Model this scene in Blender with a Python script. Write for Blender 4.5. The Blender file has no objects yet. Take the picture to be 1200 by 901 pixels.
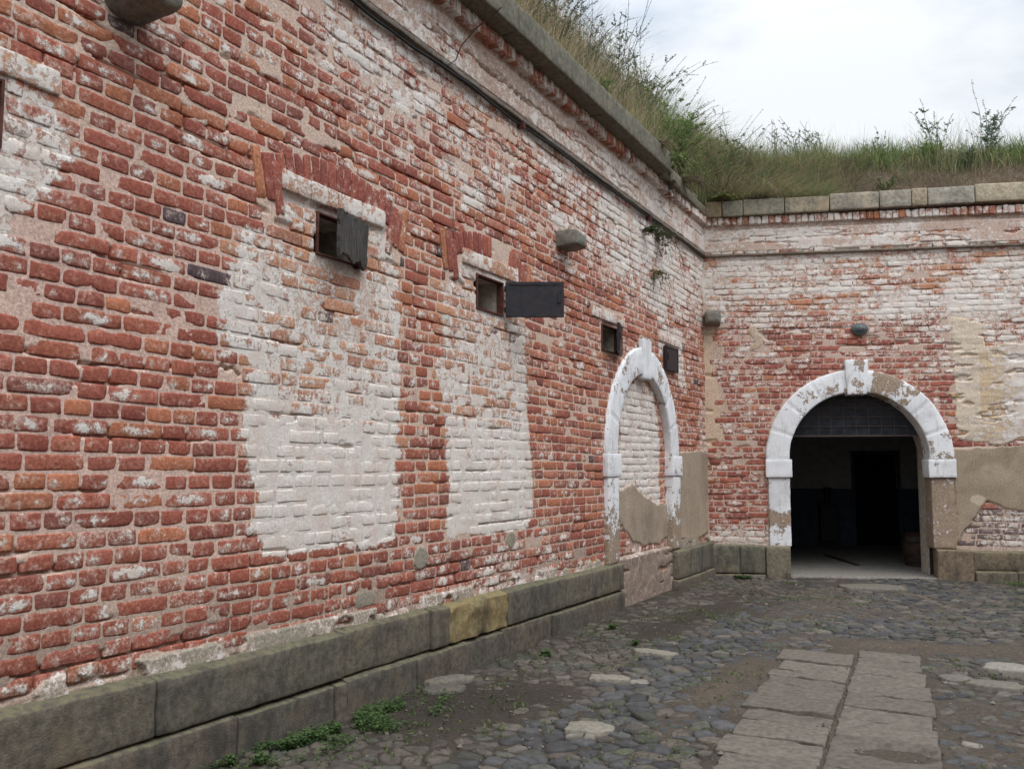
import bpy, math, random
import numpy as np
from mathutils import Vector, Matrix
random.seed(7); RNG=np.random.default_rng(11)
C=bpy.context.scene.collection
R=math.radians
# ------------------------------------------------------------------ noise
def _h(ix,iy,s):
    n=(ix.astype(np.int64)*374761393+iy.astype(np.int64)*668265263+s*974634777)&0xffffffff
    n=((n^(n>>13))*1274126177)&0xffffffff
    return ((n^(n>>16))&0xffff)/65535.0
def vn(x,y,s=0):
    x=np.asarray(x,float);y=np.asarray(y,float)
    ix=np.floor(x);iy=np.floor(y);fx=x-ix;fy=y-iy
    fx=fx*fx*(3-2*fx);fy=fy*fy*(3-2*fy);ix=ix.astype(int);iy=iy.astype(int)
    a=_h(ix,iy,s);b=_h(ix+1,iy,s);c=_h(ix,iy+1,s);d=_h(ix+1,iy+1,s)
    return (a*(1-fx)+b*fx)*(1-fy)+(c*(1-fx)+d*fx)*fy
def fbm(x,y,s=0,o=4,g=.5):
    x=np.asarray(x,float);y=np.asarray(y,float);t=0;a=1;n=0
    for i in range(o):
        t=t+a*vn(x*2**i+17.3*i,y*2**i-9.1*i,s+i);n+=a;a*=g
    return t/n
def sst(a,b,x):
    t=np.clip((x-a)/(b-a),0,1);return t*t*(3-2*t)
def inpoly(u,z,P):
    u=np.asarray(u,float);z=np.asarray(z,float);ins=np.zeros(np.broadcast(u,z).shape,bool)
    n=len(P)
    for i in range(n):
        x1,y1=P[i];x2,y2=P[(i+1)%n]
        if y1==y2: continue
        c=((y1>z)!=(y2>z))&(u<(x2-x1)*(z-y1)/(y2-y1)+x1)
        ins^=c
    return ins
# ------------------------------------------------------------------ mesh helpers
def mk(name,V,F,mat=None,parent=None,smooth=True,attrs=None,loc=None,rot=None,mats=None,midx=None):
    V=np.asarray(V,np.float32).reshape(-1,3)
    me=bpy.data.meshes.new(name)
    if isinstance(F,np.ndarray):
        k=F.shape[1];me.vertices.add(len(V));me.vertices.foreach_set('co',V.ravel())
        me.loops.add(F.size);me.loops.foreach_set('vertex_index',F.astype(np.int32).ravel())
        me.polygons.add(len(F));me.polygons.foreach_set('loop_start',np.arange(0,F.size,k,dtype=np.int32))
        me.update(calc_edges=True)
    else:
        me.from_pydata(V.tolist(),[],F);me.update()
    if smooth: me.polygons.foreach_set('use_smooth',[True]*len(me.polygons))
    if mat: me.materials.append(mat)
    if mats:
        for m in mats: me.materials.append(m)
        if midx is not None: me.polygons.foreach_set('material_index',np.asarray(midx,np.int32))
    for k,(t,a) in (attrs or {}).items():
        at=me.attributes.new(k,t,'POINT');a=np.asarray(a,np.float32)
        at.data.foreach_set('color' if t=='FLOAT_COLOR' else 'value',a.ravel())
    o=bpy.data.objects.new(name,me);C.objects.link(o)
    if parent: o.parent=parent
    if loc is not None: o.location=loc
    if rot is not None: o.rotation_euler=rot
    return o
def col4(c,n=None):
    c=np.asarray(c,np.float32)
    if c.ndim==1: c=np.tile(c,(n,1))
    return np.concatenate([c[:,:3],np.ones((len(c),1),np.float32)],1)
def thing(name,label,cat,loc=(0,0,0),rz=0,group=None):
    o=bpy.data.objects.new(name,None);C.objects.link(o);o.location=loc;o.rotation_euler=(0,0,rz)
    o.empty_display_size=.2;tag(o,label,cat,group);return o
def tag(o,label=None,cat=None,group=None,kind=None):
    if label:o['label']=label
    if cat:o['category']=cat
    if group:o['group']=group
    if kind:o['kind']=kind
    return o
class MB:
    def __init__(s): s.V=[];s.F=[]
    def add(s,V,F):
        n=len(s.V);s.V+= [tuple(map(float,v)) for v in V];s.F+=[tuple(i+n for i in f) for f in F]
    def box(s,x0,x1,y0,y1,z0,z1):
        s.add([(x0,y0,z0),(x1,y0,z0),(x1,y1,z0),(x0,y1,z0),(x0,y0,z1),(x1,y0,z1),(x1,y1,z1),(x0,y1,z1)],
              [(0,3,2,1),(4,5,6,7),(0,1,5,4),(1,2,6,5),(2,3,7,6),(3,0,4,7)])
    def tube(s,P,r,n=8,cap=True):
        P=[Vector(p) for p in P];rr=r if hasattr(r,'__len__') else [r]*len(P);V=[];F=[]
        for i,p in enumerate(P):
            d=(P[min(i+1,len(P)-1)]-P[max(i-1,0)]).normalized()
            a=d.orthogonal().normalized() if abs(d.z)>.95 else d.cross(Vector((0,0,1))).normalized();b=d.cross(a)
            for k in range(n):
                t=2*math.pi*k/n;V.append(p+(a*math.cos(t)+b*math.sin(t))*rr[i])
        for i in range(len(P)-1):
            for k in range(n):
                F.append((i*n+k,i*n+(k+1)%n,(i+1)*n+(k+1)%n,(i+1)*n+k))
        if cap: F.append(tuple(range(n)));F.append(tuple(range((len(P)-1)*n,len(P)*n))[::-1])
        s.add(V,F)
    def build(s,name,mat,parent=None,smooth=False,bevel=0,**k):
        o=mk(name,s.V,s.F,mat,parent,smooth,**k)
        if bevel:
            m=o.modifiers.new('b','BEVEL');m.width=bevel;m.segments=2;m.limit_method='ANGLE'
        return o
def stone(x0,x1,y0,y1,z0,z1,r=.015,amp=.006,seed=0,step=.05,shape=None):
    """rounded, slightly worn block; returns V,F (quads)"""
    L=[(x0,x1),(y0,y1),(z0,z1)];V=[];F=[]
    def axis(a,b):
        n=max(2,int((b-a)/step));e=min(r*.6,(b-a)*.2)
        return np.concatenate([[a,a+e*.5,a+e*1.6],np.linspace(a+e*1.6,b-e*1.6,n+1)[1:-1],[b-e*1.6,b-e*.5,b]])
    A=[axis(*l) for l in L]
    for ax in range(3):
        i,j=[k for k in range(3) if k!=ax]
        for side in (0,1):
            U,W=np.meshgrid(A[i],A[j],indexing='ij');P=np.zeros(U.shape+(3,))
            P[...,i]=U;P[...,j]=W;P[...,ax]=L[ax][side]
            n=sum(len(v) for v in V);a,b=U.shape
            I=np.arange(a*b).reshape(a,b)+n
            q=np.stack([I[:-1,:-1],I[1:,:-1],I[1:,1:],I[:-1,1:]],-1).reshape(-1,4)
            flip=(side==0)
            if ax==1: flip=not flip
            if flip:q=q[:,::-1]
            V.append(P.reshape(-1,3));F.append(q)
    V=np.concatenate(V);F=np.concatenate(F)
    lo=np.array([x0,y0,z0])+r;hi=np.array([x1,y1,z1])-r
    c=np.minimum(np.maximum(V,lo),hi);d=V-c;l=np.linalg.norm(d,axis=1,keepdims=True);l[l==0]=1
    out=c+d/l*np.minimum(l,r)
    s=seed*7.7
    nx=fbm(out[:,1]*9+s,out[:,2]*9+out[:,0]*5,seed+1)-.5;ny=fbm(out[:,0]*9+s,out[:,2]*9,seed+2)-.5;nz=fbm(out[:,0]*9+s,out[:,1]*9+out[:,2]*3,seed+3)-.5
    ny+= .5*(vn(out[:,0]*31+s,out[:,2]*31,seed+5)-.5)
    out=out+np.stack([nx,ny,nz],1)*amp*2
    return out,F
def merge(parts):
    V=[];F=[];n=0;
    for v,f in parts: V.append(v);F.append(f+n);n+=len(v)
    return np.concatenate(V),np.concatenate(F)
# ------------------------------------------------------------------ materials
def newmat(name):
    m=bpy.data.materials.new(name);m.use_nodes=True;nt=m.node_tree
    b=nt.nodes['Principled BSDF'];b.inputs['Roughness'].default_value=.9;b.inputs['Specular IOR Level'].default_value=.25
    return m,nt,b
class N:
    def __init__(s,nt): s.nt=nt
    def n(s,t,**k):
        x=s.nt.nodes.new(t)
        for a,v in k.items(): setattr(x,a,v)
        return x
    def l(s,a,b): s.nt.links.new(a,b)
    def coord(s,kind='Object'): return s.n('ShaderNodeTexCoord').outputs[kind]
    def noise(s,scale,detail=4,rough=.55,vec=None,stretch=None):
        x=s.n('ShaderNodeTexNoise');x.inputs['Scale'].default_value=scale;x.inputs['Detail'].default_value=detail;x.inputs['Roughness'].default_value=rough
        v=vec or s.coord()
        if stretch:
            mp=s.n('ShaderNodeMapping');mp.inputs['Scale'].default_value=stretch;s.l(v,mp.inputs['Vector']);v=mp.outputs[0]
        s.l(v,x.inputs['Vector']);return x.outputs['Fac']
    def m(s,op,a,b=None,c=None,clamp=False):
        x=s.n('ShaderNodeMath',operation=op);x.use_clamp=clamp
        for i,v in enumerate((a,b,c)):
            if v is None: continue
            if hasattr(v,'links'): s.l(v,x.inputs[i])
            else: x.inputs[i].default_value=v
        return x.outputs[0]
    def ss(s,x,a,b,lo=0,hi=1):
        r=s.n('ShaderNodeMapRange',interpolation_type='SMOOTHSTEP');s.l(x,r.inputs[0])
        for i,v in enumerate((a,b,lo,hi)): r.inputs[i+1].default_value=v
        return r.outputs[0]
    def mix(s,f,a,b,mode='MIX'):
        x=s.n('ShaderNodeMix',data_type='RGBA',blend_type=mode)
        for i,v in ((0,f),(6,a),(7,b)):
            if hasattr(v,'links'): s.l(v,x.inputs[i])
            elif i==0: x.inputs[0].default_value=v
            else: x.inputs[i].default_value=(*v[:3],1)
        return x.outputs[2]
    def attr(s,name,out='Color'):
        x=s.n('ShaderNodeAttribute',attribute_name=name);return x.outputs[out]
    def bump(s,h,strength,dist,nrm=None):
        x=s.n('ShaderNodeBump');x.inputs['Strength'].default_value=strength;x.inputs['Distance'].default_value=dist
        s.l(h,x.inputs['Height'])
        if nrm: s.l(nrm,x.inputs['Normal'])
        return x.outputs[0]
def simple(name,c,rough=.85,var=.25,scale=12,bump=.3,bd=.004,c2=None,metal=0,scale2=60,stretch=None):
    m,nt,b=newmat(name);s=N(nt)
    n1=s.noise(scale,5,.6,stretch=stretch);n2=s.noise(scale2,3)
    a=tuple(v*(1-var) for v in c);d=tuple(min(1,v*(1+var)) for v in c)
    k=s.mix(s.ss(n1,.32,.68),a,c2 or d);k=s.mix(s.ss(n2,.3,.7,0,.35),k,tuple(v*.6 for v in c))
    s.l(k,b.inputs['Base Color']);b.inputs['Roughness'].default_value=rough;b.inputs['Metallic'].default_value=metal
    if bump: s.l(s.bump(s.m('ADD',n1,s.m('MULTIPLY',n2,.6)),bump,bd),b.inputs['Normal'])
    return m
def brick_mat():
    m,nt,b=newmat('old_brick');s=N(nt)
    bc=s.attr('bcol');bw=s.attr('bw','Fac')
    nA=s.noise(16,6,.62);nB=s.noise(55,5,.65);nC=s.noise(160,3,.6);nD=s.noise(5,4,.6);nS=s.noise(9,5,.6,stretch=(3,3,.5))
    # brick body variation
    k=s.mix(s.ss(nB,.3,.7),s.mix(1,bc,(.72,.68,.66),'MULTIPLY'),s.mix(1,bc,(1.22,1.2,1.18),'MULTIPLY'))
    k=s.mix(s.ss(nD,.5,.75,0,.45),k,s.mix(1,k,(.62,.56,.58),'MULTIPLY'))
    # pits
    k=s.mix(s.ss(nC,.62,.75,0,.5),k,(.07,.035,.03))
    v=s.m('ADD',bw,s.m('MULTIPLY',s.m('SUBTRACT',nA,.5),1.5))
    v=s.m('ADD',v,s.m('MULTIPLY',s.m('SUBTRACT',nB,.5),.95))
    v=s.m('ADD',v,s.m('MULTIPLY',s.m('SUBTRACT',nC,.5),.25))
    pink=s.mix(.58,k,(.70,.53,.44))
    white=s.mix(s.ss(nB,.35,.7),(.66,.58,.51),(.79,.745,.69))
    white=s.mix(s.ss(nD,.38,.68,0,.65),white,(.64,.51,.43))
    white=s.mix(s.ss(nS,.56,.74,0,.55),white,(.42,.34,.28))
    film=s.mix(s.ss(v,.10,.42,0,.16),k,(.64,.46,.36));k=s.mix(s.ss(v,.33,.48,0,.85),film,pink)
    w=s.ss(v,.49,.55)
    k=s.mix(w,k,white)
    s.l(k,b.inputs['Base Color']);b.inputs['Roughness'].default_value=.93
    h=s.m('ADD',s.m('MULTIPLY',nB,.6),s.m('MULTIPLY',nC,.4));h=s.m('ADD',h,s.m('MULTIPLY',w,.35))
    s.l(s.bump(h,1.0,.007),b.inputs['Normal'])
    return m
def stone_mat(name,moss=1.0,dark=.7):
    m,nt,b=newmat(name);s=N(nt);bc=s.attr('bcol')
    nA=s.noise(4,6,.65);nB=s.noise(22,6,.65);nC=s.noise(110,4,.7);nS=s.noise(3.5,5,.65,stretch=(1.5,1.5,.6))
    k=s.mix(s.ss(nB,.3,.7),s.mix(1,bc,(.68,.67,.66),'MULTIPLY'),s.mix(1,bc,(1.3,1.27,1.2),'MULTIPLY'))
    k=s.mix(s.ss(nS,.46,.66,0,dark),k,(.045,.042,.036));k=s.mix(s.ss(nA,.52,.66,0,.5),k,s.mix(1,bc,(1.5,1.3,1.1),'MULTIPLY'))
    k=s.mix(s.ss(nC,.55,.75,0,.5),k,(.05,.045,.04))
    geo=s.n('ShaderNodeNewGeometry');sx=s.n('ShaderNodeSeparateXYZ');s.l(geo.outputs['Normal'],sx.inputs[0])
    k=s.mix(s.m('MULTIPLY',s.ss(nS,.30,.44,.5*moss,0),1.0),k,(.085,.088,.045))
    up=s.m('MULTIPLY',s.ss(sx.outputs[2],.3,.8),s.ss(nB,.36,.6,0,min(1,1.4*moss)));k=s.mix(up,k,(.17,.165,.075))
    s.l(k,b.inputs['Base Color'])
    h=s.m('ADD',s.m('MULTIPLY',nB,.6),s.m('MULTIPLY',nC,.5));s.l(s.bump(h,1.0,.012),b.inputs['Normal'])
    return m
def paint_mat():   # flaking limewash over stone
    m,nt,b=newmat('limewashed_stone');s=N(nt);bw=s.attr('bw','Fac')
    nA=s.noise(7,6,.65);nB=s.noise(35,6,.7);nC=s.noise(120,3,.6)
    base=s.mix(s.ss(nB,.3,.7),(.24,.17,.12),(.40,.31,.23));base=s.mix(s.ss(nA,.55,.7,0,.7),base,(.33,.15,.09))
    v=s.m('ADD',bw,s.m('MULTIPLY',s.m('SUBTRACT',nA,.5),1.5));v=s.m('ADD',v,s.m('MULTIPLY',s.m('SUBTRACT',nB,.5),.9))
    wh=s.mix(s.ss(nB,.4,.7),(.80,.79,.78),(.72,.72,.74));wh=s.mix(s.ss(nA,.6,.72,0,.55),wh,(.38,.42,.50));wh=s.mix(s.ss(nC,.64,.72,0,.6),wh,(.35,.3,.27))
    nG=s.noise(2.3,6,.7);nV=s.noise(5,5,.65,stretch=(3.5,3.5,.5))
    wh=s.mix(s.ss(nG,.45,.68,0,.6),wh,(.52,.50,.50));wh=s.mix(s.ss(nV,.54,.72,0,.65),wh,(.36,.33,.30))
    w=s.ss(v,.5,.54)
    s.l(s.mix(w,base,wh),b.inputs['Base Color'])
    s.l(s.bump(s.m('ADD',s.m('MULTIPLY',nB,.5),s.m('MULTIPLY',w,.5)),.6,.006),b.inputs['Normal'])
    return m
def attr_mat(name,rough=.8,scale=40,trans=0,bump=.4,bd=.006,spec=.25):
    m,nt,b=newmat(name);s=N(nt);bc=s.attr('bcol');n1=s.noise(scale,5,.65);n2=s.noise(scale*4,3,.6)
    k=s.mix(s.ss(n1,.3,.7),s.mix(1,bc,(.7,.7,.7),'MULTIPLY'),s.mix(1,bc,(1.3,1.3,1.3),'MULTIPLY'))
    k=s.mix(s.ss(n2,.58,.75,0,.45),k,(.03,.028,.025))
    s.l(k,b.inputs['Base Color']);b.inputs['Roughness'].default_value=rough;b.inputs['Specular IOR Level'].default_value=spec
    if bump: s.l(s.bump(s.m('ADD',n1,s.m('MULTIPLY',n2,.5)),bump,bd),b.inputs['Normal'])
    return m
def leaf_mat(name):
    m,nt,b=newmat(name);s=N(nt);bc=s.attr('bcol');s.l(bc,b.inputs['Base Color'])
    b.inputs['Roughness'].default_value=.75
    t=s.n('ShaderNodeBsdfTranslucent');s.l(bc,t.inputs[0]);mx=s.n('ShaderNodeMixShader');mx.inputs[0].default_value=.3
    s.l(b.outputs[0],mx.inputs[1]);s.l(t.outputs[0],mx.inputs[2]);s.l(mx.outputs[0],nt.nodes['Material Output'].inputs[0]);return m
M={}
M['brick']=brick_mat();M['stone']=stone_mat('weathered_sandstone',.32,.6);M['stone_dry']=stone_mat('coping_sandstone',.15,.30);M['paint']=paint_mat()
M['cobble']=attr_mat('cobblestone',.85,18,bump=.6,bd=.01,spec=.35);M['slab']=attr_mat('worn_slab',.75,24,bump=.6,bd=.006)
M['leaf']=leaf_mat('foliage')
M['iron']=simple('painted_iron',(.034,.035,.043),.5,.3,18,.35,.002,c2=(.045,.035,.035),metal=.2)
M['rust']=simple('rusty_iron',(.10,.035,.025),.75,.4,30,.4,.002)
M['wood']=simple('weathered_board',(.055,.048,.043),.85,.35,10,.6,.004,c2=(.10,.088,.078),stretch=(6,6,1))
M['void']=simple('opening_shade_sheet',(.012,.011,.011),.9,.3)  # near-black colour that paints the shade inside dark openings
M['niche']=simple('reveal_plaster',(.50,.44,.36),.9,.3,14,.5,.006)
M['cable']=simple('black_cable',(.012,.012,.012),.6,.2,bump=0)
M['roomw']=simple('room_plaster',(.42,.40,.38),.9,.15,6,.2)
M['roomd']=simple('room_dado',(.06,.075,.10),.7,.3,8,.2)
M['floor']=simple('concrete_floor',(.22,.205,.18),.75,.2,5,.3,.004)
M['bar']=simple('pale_glazing_bar',(.10,.08,.07),.6,.3,30,0)
M['glass']=simple('dusty_glass',(.035,.04,.05),.25,.4,7,.1,.002)
M['barrel']=simple('barrel_wood',(.06,.035,.022),.7,.3,12,.4)
# soil
def soil_mat():
    m,nt,b=newmat('trodden_soil');s=N(nt);bc=s.attr('bcol');nA=s.noise(3,6,.6);nB=s.noise(30,6,.7);nC=s.noise(150,4,.6)
    k=s.mix(s.ss(nB,.3,.7),s.mix(1,bc,(.65,.64,.62),'MULTIPLY'),s.mix(1,bc,(1.35,1.32,1.28),'MULTIPLY'))
    k=s.mix(s.ss(nC,.6,.72,0,.6),k,(.22,.19,.15));k=s.mix(s.ss(nA,.5,.7,0,.35),k,(.05,.045,.03))
    s.l(k,b.inputs['Base Color']);s.l(s.bump(s.m('ADD',nB,s.m('MULTIPLY',nC,.6)),.9,.014),b.inputs['Normal']);return m
M['soil']=soil_mat()

# ------------------------------------------------------------------ wall builder
CH=.0905
YC=14.075;ANG=.30573
def ell(z,zs,r): return math.sqrt(max(0,r*r-(z-zs)**2))
PAL=np.array([(.310,.094,.066),(.360,.118,.076),(.265,.078,.060),(.430,.170,.088),(.190,.074,.066),(.50,.245,.14),(.41,.165,.11),(.335,.112,.084)])
class Wall:
    def __init__(s,name,root,u0,u1,ztop,holes,base,ww,mort,colw,rough,seed,skip):
        s.__dict__.update(locals());s.bv=[];s.bf=[];s.bc=[];s.bwv=[];s.nv=0
    def rnd(s,*a): return RNG.uniform(*a)
    # one brick: centre (u,z), size w,h, rotation, offset out, colour
    def brick(s,u,z,w,h,rot=0.,out=.006,col=None,wadd=0.,blob=0.,depth=.05,rnd=1.):
        nx=7 if w<.24 else 10; e=[-1,-.985,-.90]; 
        g=np.concatenate([e,np.linspace(-.55,.55,nx-6+1)[:],[.90,.985,1]]) ; t=np.array([-1,-.965,-.74,0,.74,.965,1])
        S,T=np.meshgrid(g,t,indexing='ij')
        ex=sst(.82,1,np.abs(S));ez=sst(.66,1,np.abs(T))
        fall=np.where((np.abs(S)>.999)|(np.abs(T)>.999),1.,0.)
        x=S*w/2*(1-.025*rnd*ez*np.abs(S));y=T*h/2*(1-.07*rnd*ex)
        ca,sa=math.cos(rot),math.sin(rot);U=u+x*ca-y*sa;Z=z+x*sa+y*ca
        rg=s.rough(u,z);bs_=RNG.uniform(-.4,.4)
        jit=.0036+.0045*rg
        U=U+(fbm(U*34,Z*34,s.seed,2)-.5)*jit*2.6;Z=Z+(fbm(U*34+50,Z*34,s.seed+1,2)-.5)*jit*2.1
        chip=np.maximum(0,vn(U*17,Z*21,s.seed+2)-.66)*(.02+.085*rg)*(.3+ex+ez)
        d=out-(.0030*rnd)*(ex**2)-(.0024*rnd)*(ez**2)-chip+(fbm(U*30,Z*30,s.seed+3,3)-.5)*(.003+.008*rg)
        d=d+RNG.normal(0,.0010)*S+RNG.normal(0,.0004)*T
        d=np.where(fall>0,np.minimum(d,0)-depth*.4,d)
        d=d+s.base(u,z)
        P=np.stack([U,-d,Z],-1).reshape(-1,3);a,b=S.shape
        I=np.arange(a*b).reshape(a,b)+s.nv
        F=np.stack([I[:-1,:-1],I[1:,:-1],I[1:,1:],I[:-1,1:]],-1).reshape(-1,4)
        s.nv+=a*b
        if col is None: col=s.colw(u,z)
        s.bv.append(P);s.bf.append(F);s.bc.append(np.tile(col,(a*b,1)))
        W=s.ww(U,Z)+wadd+blob*(1-np.clip(((S-bs_)**2*1.3+T**2*.9),0,1))-.10*(fall>0)
        s.bwv.append(W.ravel())
    def lay(s):
        nz=int((s.ztop-.2)/CH);k0=2
        for k in range(k0,nz+1):
            zc=(k+.5)*CH
            if zc>s.ztop-.04: break
            hs=sorted(s.holes(zc))
            segs=[];a=s.u0
            for h0,h1 in hs:
                if h0>a: segs.append((a,min(h0,s.u1)))
                a=max(a,h1)
            if a<s.u1: segs.append((a,s.u1))
            # brick joints for the whole course
            J=[s.u0-RNG.uniform(0,.3)];mode=k%2
            while J[-1]<s.u1:
                st=RNG.random()<(.64 if mode else .09)
                J.append(J[-1]+(.343 if st else .175)*RNG.uniform(.93,1.05))
            for a,b in zip(J[:-1],J[1:]):
                for p,q in segs:
                    x0=max(a,p+.004);x1=min(b,q-.004)
                    if x1-x0<.05: continue
                    g=RNG.uniform(.009,.016);w=x1-x0-g;u=(x0+x1)/2
                    wav=.010*math.sin(u*.9+k*.05)+.010*(float(vn(u*1.1,k*.35,s.seed+9))-.5)*2
                    z=zc+wav+RNG.normal(0,.0015);h=CH-RNG.uniform(.010,.016)
                    if s.skip(u,z): continue
                    rg=s.rough(u,z)
                    out=RNG.normal(.0045,.0014)+(.0 if RNG.random()>.12*rg else -.03*RNG.random())
                    r=RNG.random();blob=0
                    if r<.66: blob=RNG.uniform(.14,.56)
                    hw=float(s.ww(u,z));va=.06+.02*sst(.28,.45,hw)*(hw<.85)
                    zo_=zoneorange(u,z) if s.name=='left' else False
                    if zo_: out=RNG.normal(.003,.0012)
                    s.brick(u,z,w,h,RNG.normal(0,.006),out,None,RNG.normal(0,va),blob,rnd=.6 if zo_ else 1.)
    def build_bricks(s,name='brickwork'):
        V=np.concatenate(s.bv);F=np.concatenate(s.bf)
        return mk(name,V,F,M['brick'],s.root,attrs={'bcol':('FLOAT_COLOR',col4(np.concatenate(s.bc))),'bw':('FLOAT',np.concatenate(s.bwv))})
    def build_mortar(s,us,zs,keep):
        U,Z=np.meshgrid(us,zs,indexing='ij')
        d,col,w=s.mort(U,Z)
        P=np.stack([U,-d,Z],-1).reshape(-1,3);a,b=U.shape
        I=np.arange(a*b).reshape(a,b)
        F=np.stack([I[:-1,:-1],I[1:,:-1],I[1:,1:],I[:-1,1:]],-1).reshape(-1,4)
        uc=(U[:-1,:-1]+U[1:,1:])/2;zc=(Z[:-1,:-1]+Z[1:,1:])/2
        F=F[keep(uc,zc).ravel()]
        return mk('mortar',P,F,M['brick'],s.root,attrs={'bcol':('FLOAT_COLOR',col4(col.reshape(-1,3))),'bw':('FLOAT',w.ravel())})
def grid_lines(a,b,step,snaps,stepf=None):
    L=[a];x=a
    while x<b:
        x+=stepf(x) if stepf else step
        L.append(min(x,b))
    L=np.array(L)
    for sn in snaps:
        i=np.argmin(abs(L-sn));L[i]=sn
    return np.unique(L)
def polyfn(P): return lambda u,z: inpoly(u,z,P)
def interp(x,xs,ys): return np.interp(x,xs,ys)
MBASE=np.array([.60,.455,.365]);MPINK=np.array([.63,.45,.375])

# ============================================================ LEFT WALL
LW=thing('brick_wall','long old red brick wall on the left with two whitewashed strips and small hatches','wall',(0,0,0),math.pi/2);LW['kind']='thing'
WIN=[(2.05,2.56,2.99,3.31),(4.76,5.27,2.97,3.26),(6.90,7.39,2.94,3.25),(9.79,10.34,2.91,3.22),(12.04,12.56,2.91,3.23)]
AC,AS,AR=11.21,1.75,1.01; AO=1.345
def holesL(z):
    H=[]
    for a,b,c,d in WIN:
        if c-.03<z<d+.03: H.append((a-.005,b+.005))
    # lintel stones
    for a,b,c,d in LINT:
        if c-.02<z<d+.02: H.append((a,b))
    # arch ring
    if z<AS: H+= [(AC-AO+.01,AC-AR-.0),(AC+AR,AC+AO-.01)] if z>.45 else []
    elif z<AS+AO:
        o=ell(z,AS,AO);i=ell(z,AS,AR)
        if i>0: H+= [(AC-o,AC-i),(AC+i,AC+o)]
        else: H+=[(AC-o,AC+o)]
    # relieving arches
    for c,hw,z0 in RELV:
        if z0-.34<z<z0+.27:
            ex=relz(c,hw,z0)
            # width at this z
            t=z
            if t<z0+.02: H+=[(c-hw-.10-(t-z0)*.25,c-hw+.16-(t-z0)*.25),(c+hw-.16+(t-z0)*.25,c+hw+.10+(t-z0)*.25)]
            else:
                Rr=ex;top=z0+.20
                if t<top:
                    dd=math.sqrt(max(0,Rr**2-(Rr-(top-t))**2));dd=min(dd,hw+.12)
                    H+=[(c-dd,c+dd)]
    return H
LINT=[(2.15,2.84,3.33,3.46),(4.41,5.53,3.31,3.45),(6.66,7.68,3.29,3.43),(9.5,10.52,3.26,3.39),(11.85,12.75,3.27,3.39)]
RELV=[(5.0,.72,3.43),(7.14,.70,3.42)]
def relz(c,hw,z0): return (hw**2+.13**2)/(2*.13)
S1=[(4.10,2.99),(3.90,2.5),(3.90,2.28),(4.22,2.16),(4.12,1.9),(4.16,1.65),(4.28,1.4),(4.20,1.22),(4.36,1.04),(5.72,1.02),(5.72,1.6),(5.76,2.3),(5.74,3.0),(5.56,3.28),(5.50,3.45),(4.44,3.45),(4.42,3.08),(4.28,3.02)]
S2=[(6.66,3.42),(6.58,3.1),(6.32,3.05),(6.38,2.6),(6.27,2.37),(6.40,1.9),(6.46,1.5),(6.44,1.03),(7.92,1.0),(8.00,1.4),(7.90,1.9),(7.98,1.6),(7.88,2.1),(7.86,2.9),(7.72,3.05),(7.70,3.43)]
AW=[(10.62,2.55),(10.50,2.2),(10.48,1.6),(10.40,1.2),(12.0,1.05),(11.95,1.5),(11.98,2.1),(11.75,2.55),(11.25,2.72)]
PT1=[(10.18,1.36),(10.6,1.32),(10.9,1.38),(11.4,1.2),(11.8,1.12),(12.26,1.1),(12.26,.66),(11.9,.6),(11.2,.62),(10.85,.72),(10.5,.92),(10.18,1.10)]
PT2=[(12.62,1.80),(13.2,1.82),(14.2,1.88),(14.2,.62),(13.4,.55),(12.62,.60)]
W4=[(11.85,3.05),(11.9,3.52),(12.9,3.58),(12.95,3.1),(13.1,2.7),(12.7,2.75),(12.65,3.2)]
W0=[(2.2,3.3),(2.8,3.33),(2.83,3.2),(2.97,3.05),(2.80,2.92),(2.72,2.75),(2.62,2.6),(2.2,2.5)]
PATCHL=[(6.06,.88,.10,.09),(7.55,.93,.10,.07),(5.35,.66,.12,.06)]
def jit(u,z,s,a=.05,f=9): return u+(fbm(u*f,z*f,s,3)-.5)*2*a, z+(fbm(u*f+31,z*f,s+4,3)-.5)*2*a
def soft(u,z,P,s,a=.04):
    uu,zz=jit(u,z,s,a);return inpoly(uu,zz,P)
UPX=[0,2.96,4.17,5.2,6.11,8.33,9.69,11.44,14.2];UPZ=[4.0,3.98,3.98,3.95,3.82,3.66,3.8,3.55,3.5]
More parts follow.
